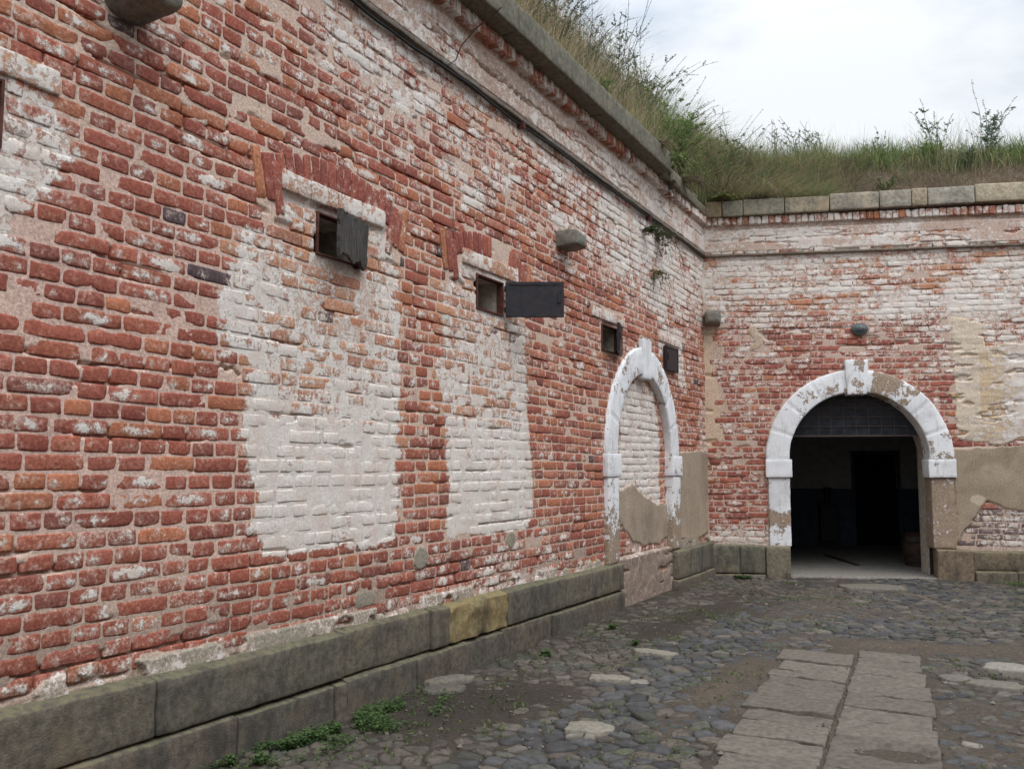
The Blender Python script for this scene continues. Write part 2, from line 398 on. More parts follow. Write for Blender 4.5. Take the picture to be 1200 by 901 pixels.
def wwL(u,z):
    u=np.asarray(u,float);z=np.asarray(z,float)
    w=.155+.10*(fbm(u*.9,z*.9,3)-.5)*2+.12*(fbm(u*3,z*3,5)-.5)
    up=interp(u,UPX,UPZ);t=sst(-.15,.55,z-up+(fbm(u*1.3,z*1.3,8)-.5)*.9)
    w=w+t*(.24+.5*(fbm(u*1.5,z*2.2,12)-.42)+.75*(fbm(u*4,z*6,13)-.5))
    w=w+sst(3.2,4.6,z)*sst(8.5,11.5,u)*.22
    w=np.where((z>4.72),np.maximum(w,.43+.5*(fbm(u*2,z*4,14)-.45)),w)
    w=w+.20*sst(.66,.55,z)*(fbm(u*2.2,z*2,19)>.48)
    w=w+.16*sst(1.15,.8,z)*sst(.45,.6,fbm(u*.8,z*1.5,21))
    m=soft(u,z,S1,31)
    v1=np.interp(z,[1.0,1.8,2.05,2.6,3.1,3.4],[.88,.76,.46,.35,.30,.36])+.30*(fbm(u*2.5,z*5,24)-.5)+.22*sst(.35,.02,np.minimum(np.abs(u-4.1),np.abs(u-5.72)))
    v2=np.interp(z,[1.0,1.45,1.9,2.0,2.5,3.0,3.4],[.98,.88,.66,.46,.39,.38,.46])+.30*(fbm(u*2.5,z*5,25)-.5)+.20*sst(.35,.02,np.abs(u-7.85))
    w=np.where(m,v1,w);w=np.where(soft(u,z,S2,33),v2,w)
    w=np.where(soft(u,z,AW,35),.74+.3*(fbm(u*3,z*6,26)-.5),w)
    w=np.where(soft(u,z,W4,36),.62,w);w=np.where(soft(u,z,W0,37,.06),.60+.3*(fbm(u*4,z*5,27)-.5),w)
    pt=soft(u,z,PT1,41)|soft(u,z,PT2,42);w=np.where(pt,-.6,w)
    w=np.where((z<.5)&(u>10.15)&(u<12.25),.22,w)
    w=np.where((u>13.7)&(z>1.8)&(z<2.6),np.maximum(w,.42),w)
    w=w+.3*sst(.28,.1,np.hypot((u-12.9)/1.2,(z-2.55)/1.4)*.2)*0
    return w
def zoneorange(u,z): return bool(soft(np.array([u]),np.array([z]),S1,31)[0] or soft(np.array([u]),np.array([z]),S2,33)[0])
def colL(u,z):
    r=RNG.random()
    if zoneorange(u,z) or (10.3<u<12.1 and 1<z<2.7): c=PAL[5] if r<.4 else PAL[3] if r<.7 else PAL[6]
    elif u<5.2 and z<3.3 and r<.45: c=PAL[0]*.95 if r<.3 else PAL[2]
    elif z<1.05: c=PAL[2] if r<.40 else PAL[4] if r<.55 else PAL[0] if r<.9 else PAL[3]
    elif z>3.45 and u<6.5: c=PAL[2] if r<.3 else PAL[4] if r<.45 else PAL[0] if r<.8 else PAL[3]
    elif u>5.7 and r<.6: c=PAL[1] if r<.25 else PAL[3] if r<.48 else PAL[6]
    else: c=PAL[0] if r<.3 else PAL[1] if r<.6 else PAL[2] if r<.75 else PAL[7] if r<.86 else PAL[3] if r<.95 else PAL[4]
    c=(c*.66+.34*(np.array([.48,.27,.17]) if zoneorange(u,z) else np.array([.37,.122,.074])))*RNG.uniform(.86,1.14)
    if r>.992: c=np.array([.10,.07,.075])
    return c
def roughL(u,z): return float(np.clip(.06+1.3*(fbm(u*.6,z*.8,51)-.5)-.2*(5.2<u<10 and z<3.4)+.9*sst(3.9,4.8,z)+.6*sst(1.0,.6,z)+(.55 if (z<.5 and 10.1<u<12.3) else 0)-(.3 if zoneorange(u,z) else 0),0,1.3))
def baseL(u,z):
    u=np.asarray(u,float);z=np.asarray(z,float)
    ins=(np.abs(u-AC)<AR+.02)&(z<AS)&(z>.53)|(np.hypot(u-AC,z-AS)<AR+.02)&(z>=AS)
    b=np.where(ins,-.055,0.)
    b=b+np.where(z>4.92,.035,0)-np.where((z>5.28)&(z<5.35),.03,0)
    b=b+(fbm(u*.7,z*.7,61)-.5)*.03
    return b
def skipL(u,z):
    if 10.12<u<12.28 and z<.47: return RNG.random()<.45
    if z<.50: return True
    if z>5.34: return True
    a=np.array([u]);b=np.array([z])
    if soft(a,b,PT1,41)[0] or soft(a,b,PT2,42)[0]: return True
    if (abs(u-3.98)<.09 and abs(z-2.08)<.05): return True
    if z>4.92 and float(fbm(u*1.6,z*3,71))>.46: return True
    for cu,cz,rx,rz in PATCHL:
        if ((u-cu)/rx)**2+((z-cz)/rz)**2<.6: return True
    return float(vn(u*3.7,z*9,77))>.99
def mortL(u,z):
    d=.0004+(fbm(u*14,z*14,81,4)-.5)*.005+baseL(u,z)
    # open joints and cracks
    cr=fbm(u*2.2,z*11,83,3);d=d-.022*sst(.65,.71,cr)
    for (pts,wd) in CRL:
        cz=interp(u,[p[0] for p in pts],[p[1] for p in pts])+(vn(u*22,0*u,87)-.5)*.035
        on=(u>pts[0][0])&(u<pts[-1][0]);d=np.where(on,d-.05*np.exp(-((z-cz)/wd)**2),d)
    pk=sst(5.2,3.2,u)*sst(3.6,2.8,z)*sst(.9,1.5,z)
    col=MBASE*(1-pk[...,None])+MPINK*pk[...,None]
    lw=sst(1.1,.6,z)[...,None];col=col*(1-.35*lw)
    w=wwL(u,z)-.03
    zo=soft(u,z,S1,31)|soft(u,z,S2,33);w=np.where(zo,w+.24,w);d=np.where(zo,d+.0012,d)
    hi=(z>4.92);d=np.where(hi,d+.012+.012*(fbm(u*3,z*6,90)-.5),d);col=np.where(hi[...,None],np.array([.46,.34,.27]),col)
    pt=soft(u,z,PT1,41)|soft(u,z,PT2,42)
    d=np.where(pt,baseL(u,z)+.017+(fbm(u*6,z*6,91)-.5)*.008,d)
    pc=np.array([.38,.31,.235])*(1+.35*(fbm(u*2,z*2,92)-.5)+.25*(fbm(u*6,z*3,94)-.5)-.14*sst(.62,.7,fbm(u*2.2,z*2.2,97)))[...,None];col=np.where(pt[...,None],pc,col)
    for cu,cz,rx,rz in PATCHL:
        p=((u-cu)/rx)**2+((z-cz)/rz)**2+(fbm(u*9,z*9,93)-.5)*.7<1
        d=np.where(p,.010,d);col=np.where(p[...,None],np.array([.30,.27,.21]),col);w=np.where(p,-.5,w)
    # mortar squeezed against stone base
    bs=(z<.60)&(z>.46)&~pt&~((u>10.1)&(u<12.3));k=fbm(u*3,z*3,95)>.47;d=np.where(bs&k,.022,d);col=np.where((bs&k)[...,None],np.array([.33,.30,.24]),col);w=np.where(bs&k,w+.12*(u<8),w)
    gap=(z<.53)&(u>10.1)&(u<12.3);d=np.where(gap,d+.01+(fbm(u*8,z*8,96)-.5)*.03,d);col=np.where(gap[...,None],np.array([.26,.205,.165]),col)
    return d,col,w
CRL=[([(3.0,3.62),(3.7,3.50),(4.2,3.58)],.008),([(4.2,3.60),(5.0,3.74),(5.9,3.62),(6.35,3.52)],.010),([(6.2,3.52),(6.9,3.70),(7.4,3.72),(8.2,3.62),(9.2,3.60),(10.4,3.56)],.012),
     ([(7.5,4.32),(9,4.34),(12,4.31)],.007),([(6.5,4.50),(8,4.52),(11,4.50),(13.4,4.5)],.008),([(5.2,4.62),(6.8,4.60),(8.8,4.63)],.007),([(6.0,5.10),(8,5.12),(11,5.1)],.008),([(9.4,4.16),(10.5,4.1),(11.2,4.05)],.008),([(2.5,3.90),(3.2,3.74),(3.9,3.66)],.008),([(12.7,2.6),(13.4,2.75),(13.9,3.0)],.006),
     ([(3.0,2.06),(4.0,2.14),(4.1,2.12)],.006),([(2.6,3.47),(2.9,3.50)],.012)]
wl=Wall('left',LW,.9,14.06,5.44,holesL,baseL,wwL,mortL,colL,roughL,100,skipL)
wl.lay()
# voussoirs of the relieving arches above the first two hatches
for c,hw,z0 in RELV:
    Rr=relz(c,hw,z0)+.0;zc=z0+.20-Rr;am=math.asin((hw+.02)/Rr);n=int(2*am*Rr/.086)
    for i in range(n):
        a=-am+(i+.5)*2*am/n
        if c>6 and .1<a/am<.5: continue
        l=.185;rr=Rr-l/2+.005
        wl.brick(c+rr*math.sin(a),zc+rr*math.cos(a),l,.076,math.pi/2-a,.010,PAL[0 if i%3 else 2]*RNG.uniform(.8,1.15) if c<6 or a<0 else PAL[1]*RNG.uniform(.8,1.2),-.04,.0)
    for sg in (-1,1):
        for j in range(3):
            a=sg*(am+.03-.07*(j-1)*.0)
            l=.34 if (j!=1 or c>6) else .30
            ux=c+sg*(hw+.10-j*.085);zz=z0+.03-.05*(j==2)-.10
            wl.brick(ux-sg*0+sg*(-.03),zz,l,.078,math.pi/2-sg*.22,.012,PAL[0 if j else 3]*RNG.uniform(.85,1.1),.0,.12 if sg>0 else 0)
# rowlock course under the coping: bricks on edge
u=.9
while u<13.9:
    w=RNG.uniform(.078,.088)
    if RNG.random()>.04: wl.brick(u+w/2,5.405,.118,w-.008,math.pi/2,.075+RNG.normal(0,.005),PAL[6]*RNG.uniform(.7,1.2),RNG.uniform(-.25,.2),.1,depth=.2)
    u+=w
wl.build_bricks()
us=grid_lines(.9,14.085,.013,[v for w in WIN for v in w[:2]],lambda x:.010 if x<5 else .013 if x<9 else .018)
zs=grid_lines(-.05,5.44,.013,sorted({v for w in WIN for v in w[2:]}))
def keepL(u,z):
    k=np.ones(u.shape,bool)
    for a,b,c,d in WIN: k&=~((u>a)&(u<b)&(z>c)&(z<d))
    return k
wl.build_mortar(us,zs,keepL)
# lintels: flat course of bricks on face above hatches
def lintel(root,a,b,c,d,seed,n=3,tilt=0):
    e=np.linspace(a,b,n+1);P=[];cc=[]
    for i in range(n):
        v,f=stone(e[i]+.004,e[i+1]-.004,-.022-.004*(i%2),.10,c+.005,d-.005,.012,.005,seed+i,.04);v=v.copy();v[:,2]+=(v[:,0]-(a+b)/2)*tilt
        P.append((v,f));cc.append(np.tile(PAL[5]*RNG.uniform(.8,1.2),(len(v),1)))
    V,F=merge(P);W=np.clip(.55+.5*(fbm(V[:,0]*3,V[:,2]*3,seed)-.5),0,1)
    return mk('lintel',V,F,M['brick'],root,attrs={'bcol':('FLOAT_COLOR',col4(np.concatenate(cc))),'bw':('FLOAT',W)})
for i,(a,b,c,d) in enumerate(LINT): lintel(LW,a,b,c,d,200+i*10,4 if i else 2)
# hatches (small windows)
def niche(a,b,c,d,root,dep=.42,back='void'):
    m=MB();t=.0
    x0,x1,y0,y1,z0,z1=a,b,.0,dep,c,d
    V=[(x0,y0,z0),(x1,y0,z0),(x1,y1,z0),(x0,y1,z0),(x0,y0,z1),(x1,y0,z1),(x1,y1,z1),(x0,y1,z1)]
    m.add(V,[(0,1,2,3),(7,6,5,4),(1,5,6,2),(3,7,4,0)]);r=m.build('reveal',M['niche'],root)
    k=MB();k.box(x0-.01,x1+.01,dep,dep+.03,z0-.01,z1+.01);k.build('hatch_shade_sheet',M[back],root)  # near-black sheet in place of the dark space behind the hatch
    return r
def hatch(a,b,c,d,ang,root,lab,ww=None,mat='iron',hinge=1):
    fr=MB();t=.015;p=.018
    for q in ((a,a+t,c,d),(b-t,b,c,d)): fr.box(q[0],q[1],-p,.05,q[2],q[3])
    fr.box(a+t,b-t,-p,.05,d-t,d);fr.box(a+t,b-t,-p,.05,c,c+t)
    w=fr.build('window',M['rust'],root,bevel=.003);w['label']=lab
    niche(a,b,c,d,w)
    if mat:
        W=ww or (b-a);H=d-c+.015;s=MB();nx,nz=12,8
        warp=.012 if mat=='wood' else .002
        def pt(i,j,side):
            x=i/nx*W;z=-H/2+j/nz*H
            if mat=='wood':
                z+=(.018*math.sin(i*1.1)+.01*math.sin(i*2.7))*(-1 if j==0 else 0)+(.006*math.sin(i*1.9) if j==nz else 0)
                x+=.006*math.sin(j*2.3)*(i==nx)
            y=warp*math.sin(x*9+z*5)+(.011 if side else -.011)
            return (x,y,z)
        V=[pt(i,j,sd) for sd in (0,1) for i in range(nx+1) for j in range(nz+1)];n1=(nx+1)*(nz+1);F=[]
        for i in range(nx):
            for j in range(nz):
                q=[i*(nz+1)+j,(i+1)*(nz+1)+j,(i+1)*(nz+1)+j+1,i*(nz+1)+j+1];F.append(tuple(q));F.append(tuple(n1+v for v in q[::-1]))
        for i in range(nx):
            for j in (0,nz):
                q=[i*(nz+1)+j,(i+1)*(nz+1)+j];F.append((q[0],q[1],q[1]+n1,q[0]+n1) if j else (q[1],q[0],q[0]+n1,q[1]+n1))
        for j in range(nz):
            for i in (0,nx):
                q=[i*(nz+1)+j,i*(nz+1)+j+1];F.append((q[1],q[0],q[0]+n1,q[1]+n1) if i else (q[0],q[1],q[1]+n1,q[0]+n1))
        s.add(V,F)
        if mat=='iron':
            for sd in (-1,1):
                y0,y1=(-.017,-.011) if sd<0 else (.011,.017)
                s.box(.004,W-.004,y0,y1,H/2-.03,H/2-.004);s.box(.004,W-.004,y0,y1,-H/2+.004,-H/2+.03)
                s.box(.004,.028,y0,y1,-H/2+.031,H/2-.031);s.box(W-.028,W-.004,y0,y1,-H/2+.031,H/2-.031)
                s.box(W-.055,W-.035,y0-.012 if sd<0 else y0,y1+.012 if sd>0 else y1,-.03,.06)
        for z in (-H*.3,H*.3): s.tube([(0,0,z-.025),(0,0,z+.025)],.012,8)
        # rust flecks at rivets
        for x in (.05,W/2,W-.08):
            for z in (-H/2+.017,H/2-.017): s.tube([(x,-.024,z),(x,.024,z)],.006,6)
        o=s.build('shutter',M[mat],w)
        o.location=(b-.0,-.035,(c+d)/2);o.rotation_euler=(0,0,ang)
    return w
# angle measured in wall-local frame: direction of shutter from its hinge; pi = closed
hatch(*WIN[0],0,LW,'dark hatch cut off by the left edge of the picture',mat=None)
hatch(*WIN[1],math.pi+R(17),LW,'hatch above the larger whitewashed strip, its weathered board shutter ajar',mat='wood')
hatch(*WIN[2],-R(62),LW,'hatch above the narrower whitewashed strip, iron shutter swung wide open',ww=.53)
hatch(*WIN[3],math.pi+R(17.5),LW,'open hatch just left of the blind arch',ww=.5)
hatch(*WIN[4],math.pi+R(1),LW,'hatch right of the blind arch closed by a dark shutter',ww=.55)
# little block inside the second hatch
v,f=stone(7.22,7.32,.12,.2,2.965,3.02,.01,.004,9,.03);mk('loose_stub',v,f,M['rust'],LW)
# stone corbels
def corbel(root,u,z,w,h,out,seed,lab=None,cyl=False):
    n=16;V=[];F=[];ys=np.linspace(.08,-out,9)
    for j,y in enumerate(ys):
        k=1-.12*max(0,(j-6)/2);dn=0
        for i in range(n):
            t=2*math.pi*i/n;cx=math.copysign(abs(math.cos(t))**(.8 if cyl else .22),math.cos(t));cz=math.copysign(abs(math.sin(t))**(.8 if cyl else .22),math.sin(t))
            zz=cz*h/2*k
            if cz<0: zz*=1-.25*(j/8)
            V.append((u+cx*w/2*k+(float(vn(i*3+j*.7,seed))-.5)*.018,y+(float(vn(i*1.7,seed+j*.3,4))-.5)*.02,z+zz+(float(vn(i*2+9,j*.9+seed))-.5)*.02))
    for j in range(8):
        for i in range(n): F.append((j*n+i,(j+1)*n+i,(j+1)*n+(i+1)%n,j*n+(i+1)%n))
    V.append((u,-out-.006,z));c=len(V)-1
    for i in range(n): F.append((8*n+(i+1)%n,8*n+i,c))
    o=mk('corbel',V,F,M['stone_dry'],root,attrs={'bcol':('FLOAT_COLOR',col4(np.array([.20,.19,.165]),len(V)))})
    m=o.modifiers.new('s','SUBSURF');m.levels=m.render_levels=1
    if lab:o['label']=lab
    return o
corbel(LW,3.20,3.99,.30,.26,.30,3,'round broken stone stub above the nearest brickwork',True)
corbel(LW,8.70,3.92,.30,.19,.24,5,'mossy stone stub between the second and third hatches')
# plinth
def plinth(root,joints,z0,z1,out,cols,seed,top=0,name='base_stone',labs={}):
    for i,(a,b) in enumerate(zip(joints[:-1],joints[1:])):
        o=out+RNG.uniform(-.012,.012)
        v,f=stone(a+.004,b-.004,-o,.12,z0,z1+RNG.uniform(-.008,.008),.014,.006,seed+i,.055)
        v=v.copy();k=sst(z1-.07,z1,v[:,2])*sst(-.02,-o,v[:,1]);v[:,2]-=k*.018
        if i in labs: v[:,1]+=(fbm(v[:,0]*7,v[:,2]*16,seed+55)-.5)*.09*(v[:,1]<-.02)
        c=cols[i%len(cols)] if not isinstance(cols,dict) else cols.get(i,(.15,.14,.11))
        ob=mk(name,v,f,M['stone'],root,attrs={'bcol':('FLOAT_COLOR',col4(np.array(c),len(v)))})
        if i in labs: ob['label']=labs[i]
G1=(.140,.122,.094);G2=(.125,.113,.090)
plinth(LW,[.9,2.3,3.48,5.01,6.08,6.33,7.31,8.55,10.17],.205,.505,.10,{0:G1,1:G1,2:G2,3:G1,4:G1,5:(.25,.195,.10),6:G2,7:G1},300,labs={5:'yellow crumbling sandstone block in the wall base'})
plinth(LW,[.9,2.0,2.92,4.04,4.9,5.02,5.85,6.6,7.2,8.2,9.1,10.17],-.12,.198,.118,[(.125,.105,.085),(.11,.097,.08)],330)
plinth(LW,[12.24,12.95,13.6,14.2],.10,.48,.10,[(.17,.15,.115),(.14,.13,.11),(.15,.13,.1)],350)
plinth(LW,[12.2,13.2,14.2],-.12,.095,.13,[(.14,.12,.10)],360)
# blind arch surround
def arch_ring(root,name,c,zs,ri,ro,out,inner,bwf,seed,a0=0,a1=math.pi,nseg=126,stones=0):
    """annular block: section corners inner-back, inner-front, outer-front, outer-back"""
    na=nseg;sec=[(0,inner),(0,-.3),(0,-.85),(.06,-1),(.3,-1),(.5,-1),(.7,-1),(.94,-1),(1,-.85),(1,.05)]
    V=[];W=[];F=[];ns=len(sec)
    for i in range(na+1):
        t=a0+(a1-a0)*i/na
        for j,(q,dp) in enumerate(sec):
            r=ri+(ro-ri)*q;x=c-r*math.cos(t);z=zs+r*math.sin(t)
            y=out*dp if dp<0 else dp
            n=(float(fbm(t*8,q*3+j,seed,3))-.5)*.018
            if 1:
                stones=stones or 9
                ph=(t-a0)/(a1-a0)*stones;e=abs(ph-round(ph))
                if e<.035 and dp<0: y+=.012
            V.append((x+n*math.cos(t)*.8,y+n*.5*(dp<0),z-n*.5));W.append(bwf(x,z,t,q))
    for i in range(na):
        for j in range(ns-1): F.append((i*ns+j,i*ns+j+1,(i+1)*ns+j+1,(i+1)*ns+j))
    return mk(name,V,F,M['paint'],root,attrs={'bw':('FLOAT',W)})
def pblock(root,name,x0,x1,z0,z1,out,back,bw,seed,top=None,step=.05):
    v,f=stone(x0,x1,-out,back,z0,z1,.012,.006,seed,step)
    v=v.copy()
    if top:   # taper: top half-width factor about centre
        c=(x0+x1)/2;k=1+(top-1)*(v[:,2]-z0)/(z1-z0);v[:,0]=c+(v[:,0]-c)*k
    W=np.array([bw(p[0],p[2]) for p in v]) if callable(bw) else np.full(len(v),bw)
    return mk(name,v,f,M['paint'],root,attrs={'bw':('FLOAT',W)})
BA=bpy.data.objects.new('blind_arch',None);C.objects.link(BA);BA.parent=LW;BA['label']='tall narrow white blind arch bricked up in the left wall'
arch_ring(BA,'arch_surround',AC,AS,AR,AO,.045,.10,lambda x,z,t,q:.72+.1*math.sin(t*5),400)
pblock(BA,'keystone',AC-.14,AC+.14,2.70,3.23,.065,.10,lambda x,z:1.0 if z<3.17 else .4,410,1.25)
for sg in (-1,1):
    x0,x1=sorted((AC+sg*(AR-.0),AC+sg*(AO+.02)))
    pblock(BA,'impost',x0-.03,x1+.03,1.475,1.745,.07,.10,.75,412+sg)
    pblock(BA,'arch_pier',x0+.0,x1-.02,.50,1.47,.055,.10,(lambda x,z:.34+.36*sst(.7,1.4,z)) ,420+sg)
# string course and cable
m=MB()
v,f=stone(.9,14.04,-.062,.05,4.865,4.905,.010,.006,440,.09);mk('string_course',v,f,M['stone_dry'],LW,attrs={'bcol':('FLOAT_COLOR',col4(np.array([.19,.165,.14]),len(v)))})
m=MB();P=[(x,-.045-.012*math.sin(x*3.1),4.842-.012*abs(math.sin(x*1.9))-.004*math.sin(x*11)) for x in np.arange(.9,14.05,.12)];m.tube(P,.012,7);cb=m.build('cable',M['cable'],None,True,loc=(0,0,0),rot=(0,0,math.pi/2));tag(cb,'thin black cable running along the ledge high on the left wall','cable')
for x in (3.3,7.7,11.4):
    b=MB();b.box(x-.02,x+.02,-.075,.02,4.80,4.86);b.build('clip',M['rust'],cb)
# coping left: big slabs
def coping(root,js,y0,y1,z0f,z1f,cols,seed,labs={},step=.07):
    for i,(a,b) in enumerate(zip(js[:-1],js[1:])):
        v,f=stone(a+.005,b-.005,y0+RNG.uniform(-.008,.008),y1,0,1,.012,.004,seed+i,step)
        v=v.copy();zt=v[:,2].copy();x=v[:,0];v[:,2]=z0f(x)+zt*(z1f(x)-z0f(x))
        o=mk('coping_stone',v,f,M['stone_dry'],root,attrs={'bcol':('FLOAT_COLOR',col4(np.array(cols[i%len(cols)]),len(v)))})
        if i in labs:o['label']=labs[i]
def cstone(a,b,y0,y1,z0,z1,col,seed,root):
    n=1
    v,f=stone(a+.005,b-.005,y0,y1,z0,z1,.018,.005,seed,.06)
    return mk('coping_stone',v,f,M['stone_dry'],root,attrs={'bcol':('FLOAT_COLOR',col4(np.array(col),len(v)))})
js=[.9,3.0,5.1,7.15,9.3,11.6]
for i,(a,b) in enumerate(zip(js[:-1],js[1:])): cstone(a,b,-.30,.35,5.462,5.72,(.16,.15,.115),500+i,LW)
for i,(a,b) in enumerate([(11.6,12.5),(12.5,13.3),(13.3,13.86)]): cstone(a,b,-.17+.02*i,.35,5.455,5.66-.03*i,(.17,.15,.11),520+i,LW)

# ============================================================ BACK WALL
BW=thing('end_wall','brick end wall with a white stone archway at the far end of the yard','wall',(0,YC,0),ANG);BW['kind']='thing'
DC,DS,DR=2.22,1.72,1.0;DO=1.335
def holesB(z):
    H=[]
    if z<DS: H.append((DC-DO+.02,DC+DO-.02))
    elif z<DS+DO:
        o=ell(z,DS,DO);H.append((DC-o,DC+o))
    return H
SAND=[(3.60,3.80),(4.02,3.72),(4.05,3.38),(4.6,3.4),(5.5,3.3),(8.9,3.35),(8.9,2.1),(4.6,2.05),(4.2,1.93),(3.62,2.03)]
TAN=[(3.55,1.86),(4.5,1.92),(5.2,1.85),(8.9,1.9),(8.9,.90),(4.9,.92),(4.3,1.0),(3.95,1.10),(3.55,.50)]
TANL=[(-.1,1.86),(.02,1.86),(.03,.55),(-.1,.55)]
STRIPC=[(-.1,4.0),(.16,3.9),(.12,3.3),(.2,2.75),(.3,2.55),(.28,2.1),(.12,1.9),(.06,1.3),(-.1,1.2)]
def wwB(u,z):
    u=np.asarray(u,float);z=np.asarray(z,float)
    w=.185+.12*(fbm(u*1.2,z*1.6,103)-.5)*2
    t=sst(3.55,4.15,z+(fbm(u*1.5,z*2,108)-.5)*.9);w=w+t*(.22+.55*(fbm(u*1.1,z*3.5,112)-.47)+.75*(fbm(u*3.2,z*6,113)-.5))
    w=w+.10*sst(2.6,3.2,z)
    w=w+.28*sst(.78,.6,z)*(u<1)
    w=np.where(z>4.85,np.maximum(w,.33+.5*(fbm(u*2,z*5,114)-.5)),w)
    w=np.where(soft(u,z,SAND,131),.40+.5*(fbm(u*2,z*8,115)-.5)+.35*sst(4.0,4.6,u),w)
    w=np.where(soft(u,z,[(3.55,3.85),(4.06,3.78),(4.06,3.3),(3.66,3.2)],131,.03),.12,w)
    w=np.where((u>3.9)&(z<.95)&(z>.4),.40,w)
    w=np.where((u>3.55)&(z>3.4)&(z<4.6),w+.12,w)
    w=np.where(soft(u,z,STRIPC,133),.22,w)
    w=np.where(soft(u,z,TAN,134),-.6,w)
    return w
def colB(u,z):
    r=RNG.random()
    if z>3.9: c=PAL[3] if r<.35 else PAL[6] if r<.8 else PAL[5]
    elif inpoly(u,z,SAND): c=np.array([.50,.36,.20])
    elif u>3.6 and z<1: c=np.array([.16,.12,.12])
    else: c=PAL[0] if r<.4 else PAL[2] if r<.6 else PAL[7] if r<.8 else PAL[1] if r<.95 else PAL[3]
    return c*RNG.uniform(.85,1.2)
def roughB(u,z): return float(np.clip(.28+1.5*(fbm(u*.7,z*.8,151)-.5)+.7*sst(3.9,4.8,z)+(.6 if inpoly(u,z,SAND) else 0),0,1.2))
def baseB(u,z):
    u=np.asarray(u,float);z=np.asarray(z,float)
    return np.where(z>4.92,.03,0)-np.where((z>5.27)&(z<5.34),.03,0)+(fbm(u*.7,z*.7,161)-.5)*.02
def skipB(u,z):
    if z<.44 or z>5.33: return True
    a=np.array([u]);b=np.array([z])
    if soft(a,b,TAN,134)[0]: return True
    if inpoly(u,z,[(3.58,3.75),(4.0,3.7),(4.0,3.3),(3.62,3.0)]): return True
    if .9>u>.68 and 3.35<z<3.75: return True
    if u<.2 and float(fbm(u*3,z*2,171))>.42 and 1.9<z<3.8: return True
    if inpoly(u,z,SAND) and float(fbm(u*3,z*6,172))>.55: return True
    return False
def mortB(u,z):
    d=.0004+(fbm(u*14,z*14,181,4)-.5)*.005+baseB(u,z)
    cr=fbm(u*2.2,z*11,183,3);d=d-.022*sst(.64,.70,cr)
    for (pts,wd) in [([(0,3.72),(1.2,3.73),(2.0,3.73)],.008),([(.6,3.50),(1.6,3.52)],.006),([(0,4.35),(3,4.38),(6,4.36)],.006),([(0,5.1),(4,5.12)],.007)]:
        cz=interp(u,[p[0] for p in pts],[p[1] for p in pts])+(vn(u*22,0*u,187)-.5)*.02
        on=(u>pts[0][0])&(u<pts[-1][0]);d=np.where(on,d-.045*np.exp(-((z-cz)/wd)**2),d)
    col=np.ones(u.shape+(3,))*np.array([.54,.41,.335]);w=wwB(u,z)-.02
    sd=soft(u,z,SAND,131);col=np.where(sd[...,None],np.array([.60,.47,.30]),col);cr_=soft(u,z,[(3.55,3.85),(4.06,3.78),(4.06,3.3),(3.66,3.2)],131,.03)|(sd&(u<3.95));col=np.where(cr_[...,None],np.array([.66,.57,.44]),col);d=np.where(sd,d+.012+.02*(fbm(u*3,z*14,190)-.5),d)
    st=soft(u,z,STRIPC,133);col=np.where(st[...,None],np.array([.62,.48,.35]),col)
    hi=(z>4.92);d=np.where(hi,d+.008,d)
    pt=soft(u,z,TAN,134,.03);d=np.where(pt,.018+(fbm(u*5,z*5,191)-.5)*.008,d)
    pc=np.array([.37,.30,.22])*(1+.35*(fbm(u*1.5,z*4,192)-.5)+.25*(fbm(u*6,z*3,194)-.5)-.14*sst(.62,.7,fbm(u*2.2,z*2.2,195)))[...,None];col=np.where(pt[...,None],pc,col)
    p=((u-3.86)/.10)**2+((z-1.13)/.07)**2<1.+(fbm(u*9,z*9,193)-.5);col=np.where(p[...,None],np.array([.55,.47,.36]),col);w=np.where(p,-.2,w)
    p=(np.abs(u-.78-.05*np.sin(z*20))<.07)&(z>3.4)&(z<3.75);col=np.where(p[...,None],np.array([.5,.40,.3]),col);w=np.where(p,.3,w);d=np.where(p,.012,d)
    return d,col,w
wb=Wall('back',BW,.012,8.8,5.44,holesB,baseB,wwB,mortB,colB,roughB,140,skipB)
wb.lay();u=.05
while u<8.7:
    w=RNG.uniform(.085,.105);wb.brick(u+w/2,5.40,.118,w-.008,math.pi/2,.055+RNG.normal(0,.004),PAL[6 if RNG.random()<.6 else 3]*RNG.uniform(.6,1.15),RNG.uniform(-.2,.25),.1,depth=.2);u+=w
wb.build_bricks()
def keepB(u,z): return ~(((np.abs(u-DC)<DR+.04)&(z<DS))|((np.hypot(u-DC,z-DS)<DR+.04)&(z>=DS)))
wb.build_mortar(grid_lines(-.02,8.8,.016,[]),grid_lines(-.05,5.44,.015,[]),keepB)
AW_=bpy.data.objects.new('archway',None);C.objects.link(AW_);AW_.parent=BW;AW_['label']='open round archway in white stone'
arch_ring(AW_,'arch_surround',DC,DS,DR,DO,.05,.34,lambda x,z,t,q:(.73+.10*math.sin(t*3+1) if not(1.75<t<2.05) else .36) - .27*(2.05<=t<2.3),450)
pblock(AW_,'keystone',DC-.135,DC+.135,2.68,3.20,.09,.2,lambda x,z:.55 if abs(x-DC)<.1 else .95,455,1.25)
for sg in (-1,1):
    x0,x1=sorted((DC+sg*DR,DC+sg*(DO-.02)))
    pblock(AW_,'impost',x0-.035,x1+.035,1.445,1.715,.085,.30,.90 if sg<0 else .80,460+sg)
    pblock(AW_,'arch_pier',x0+(.0 if sg>0 else 0),x1,.42,1.44,.045,.34,(lambda x,z:.70-.42*sst(1.02,.85,z)+.36*sst(.78,.66,z)) if sg<0 else (lambda x,z:.30),470+sg)
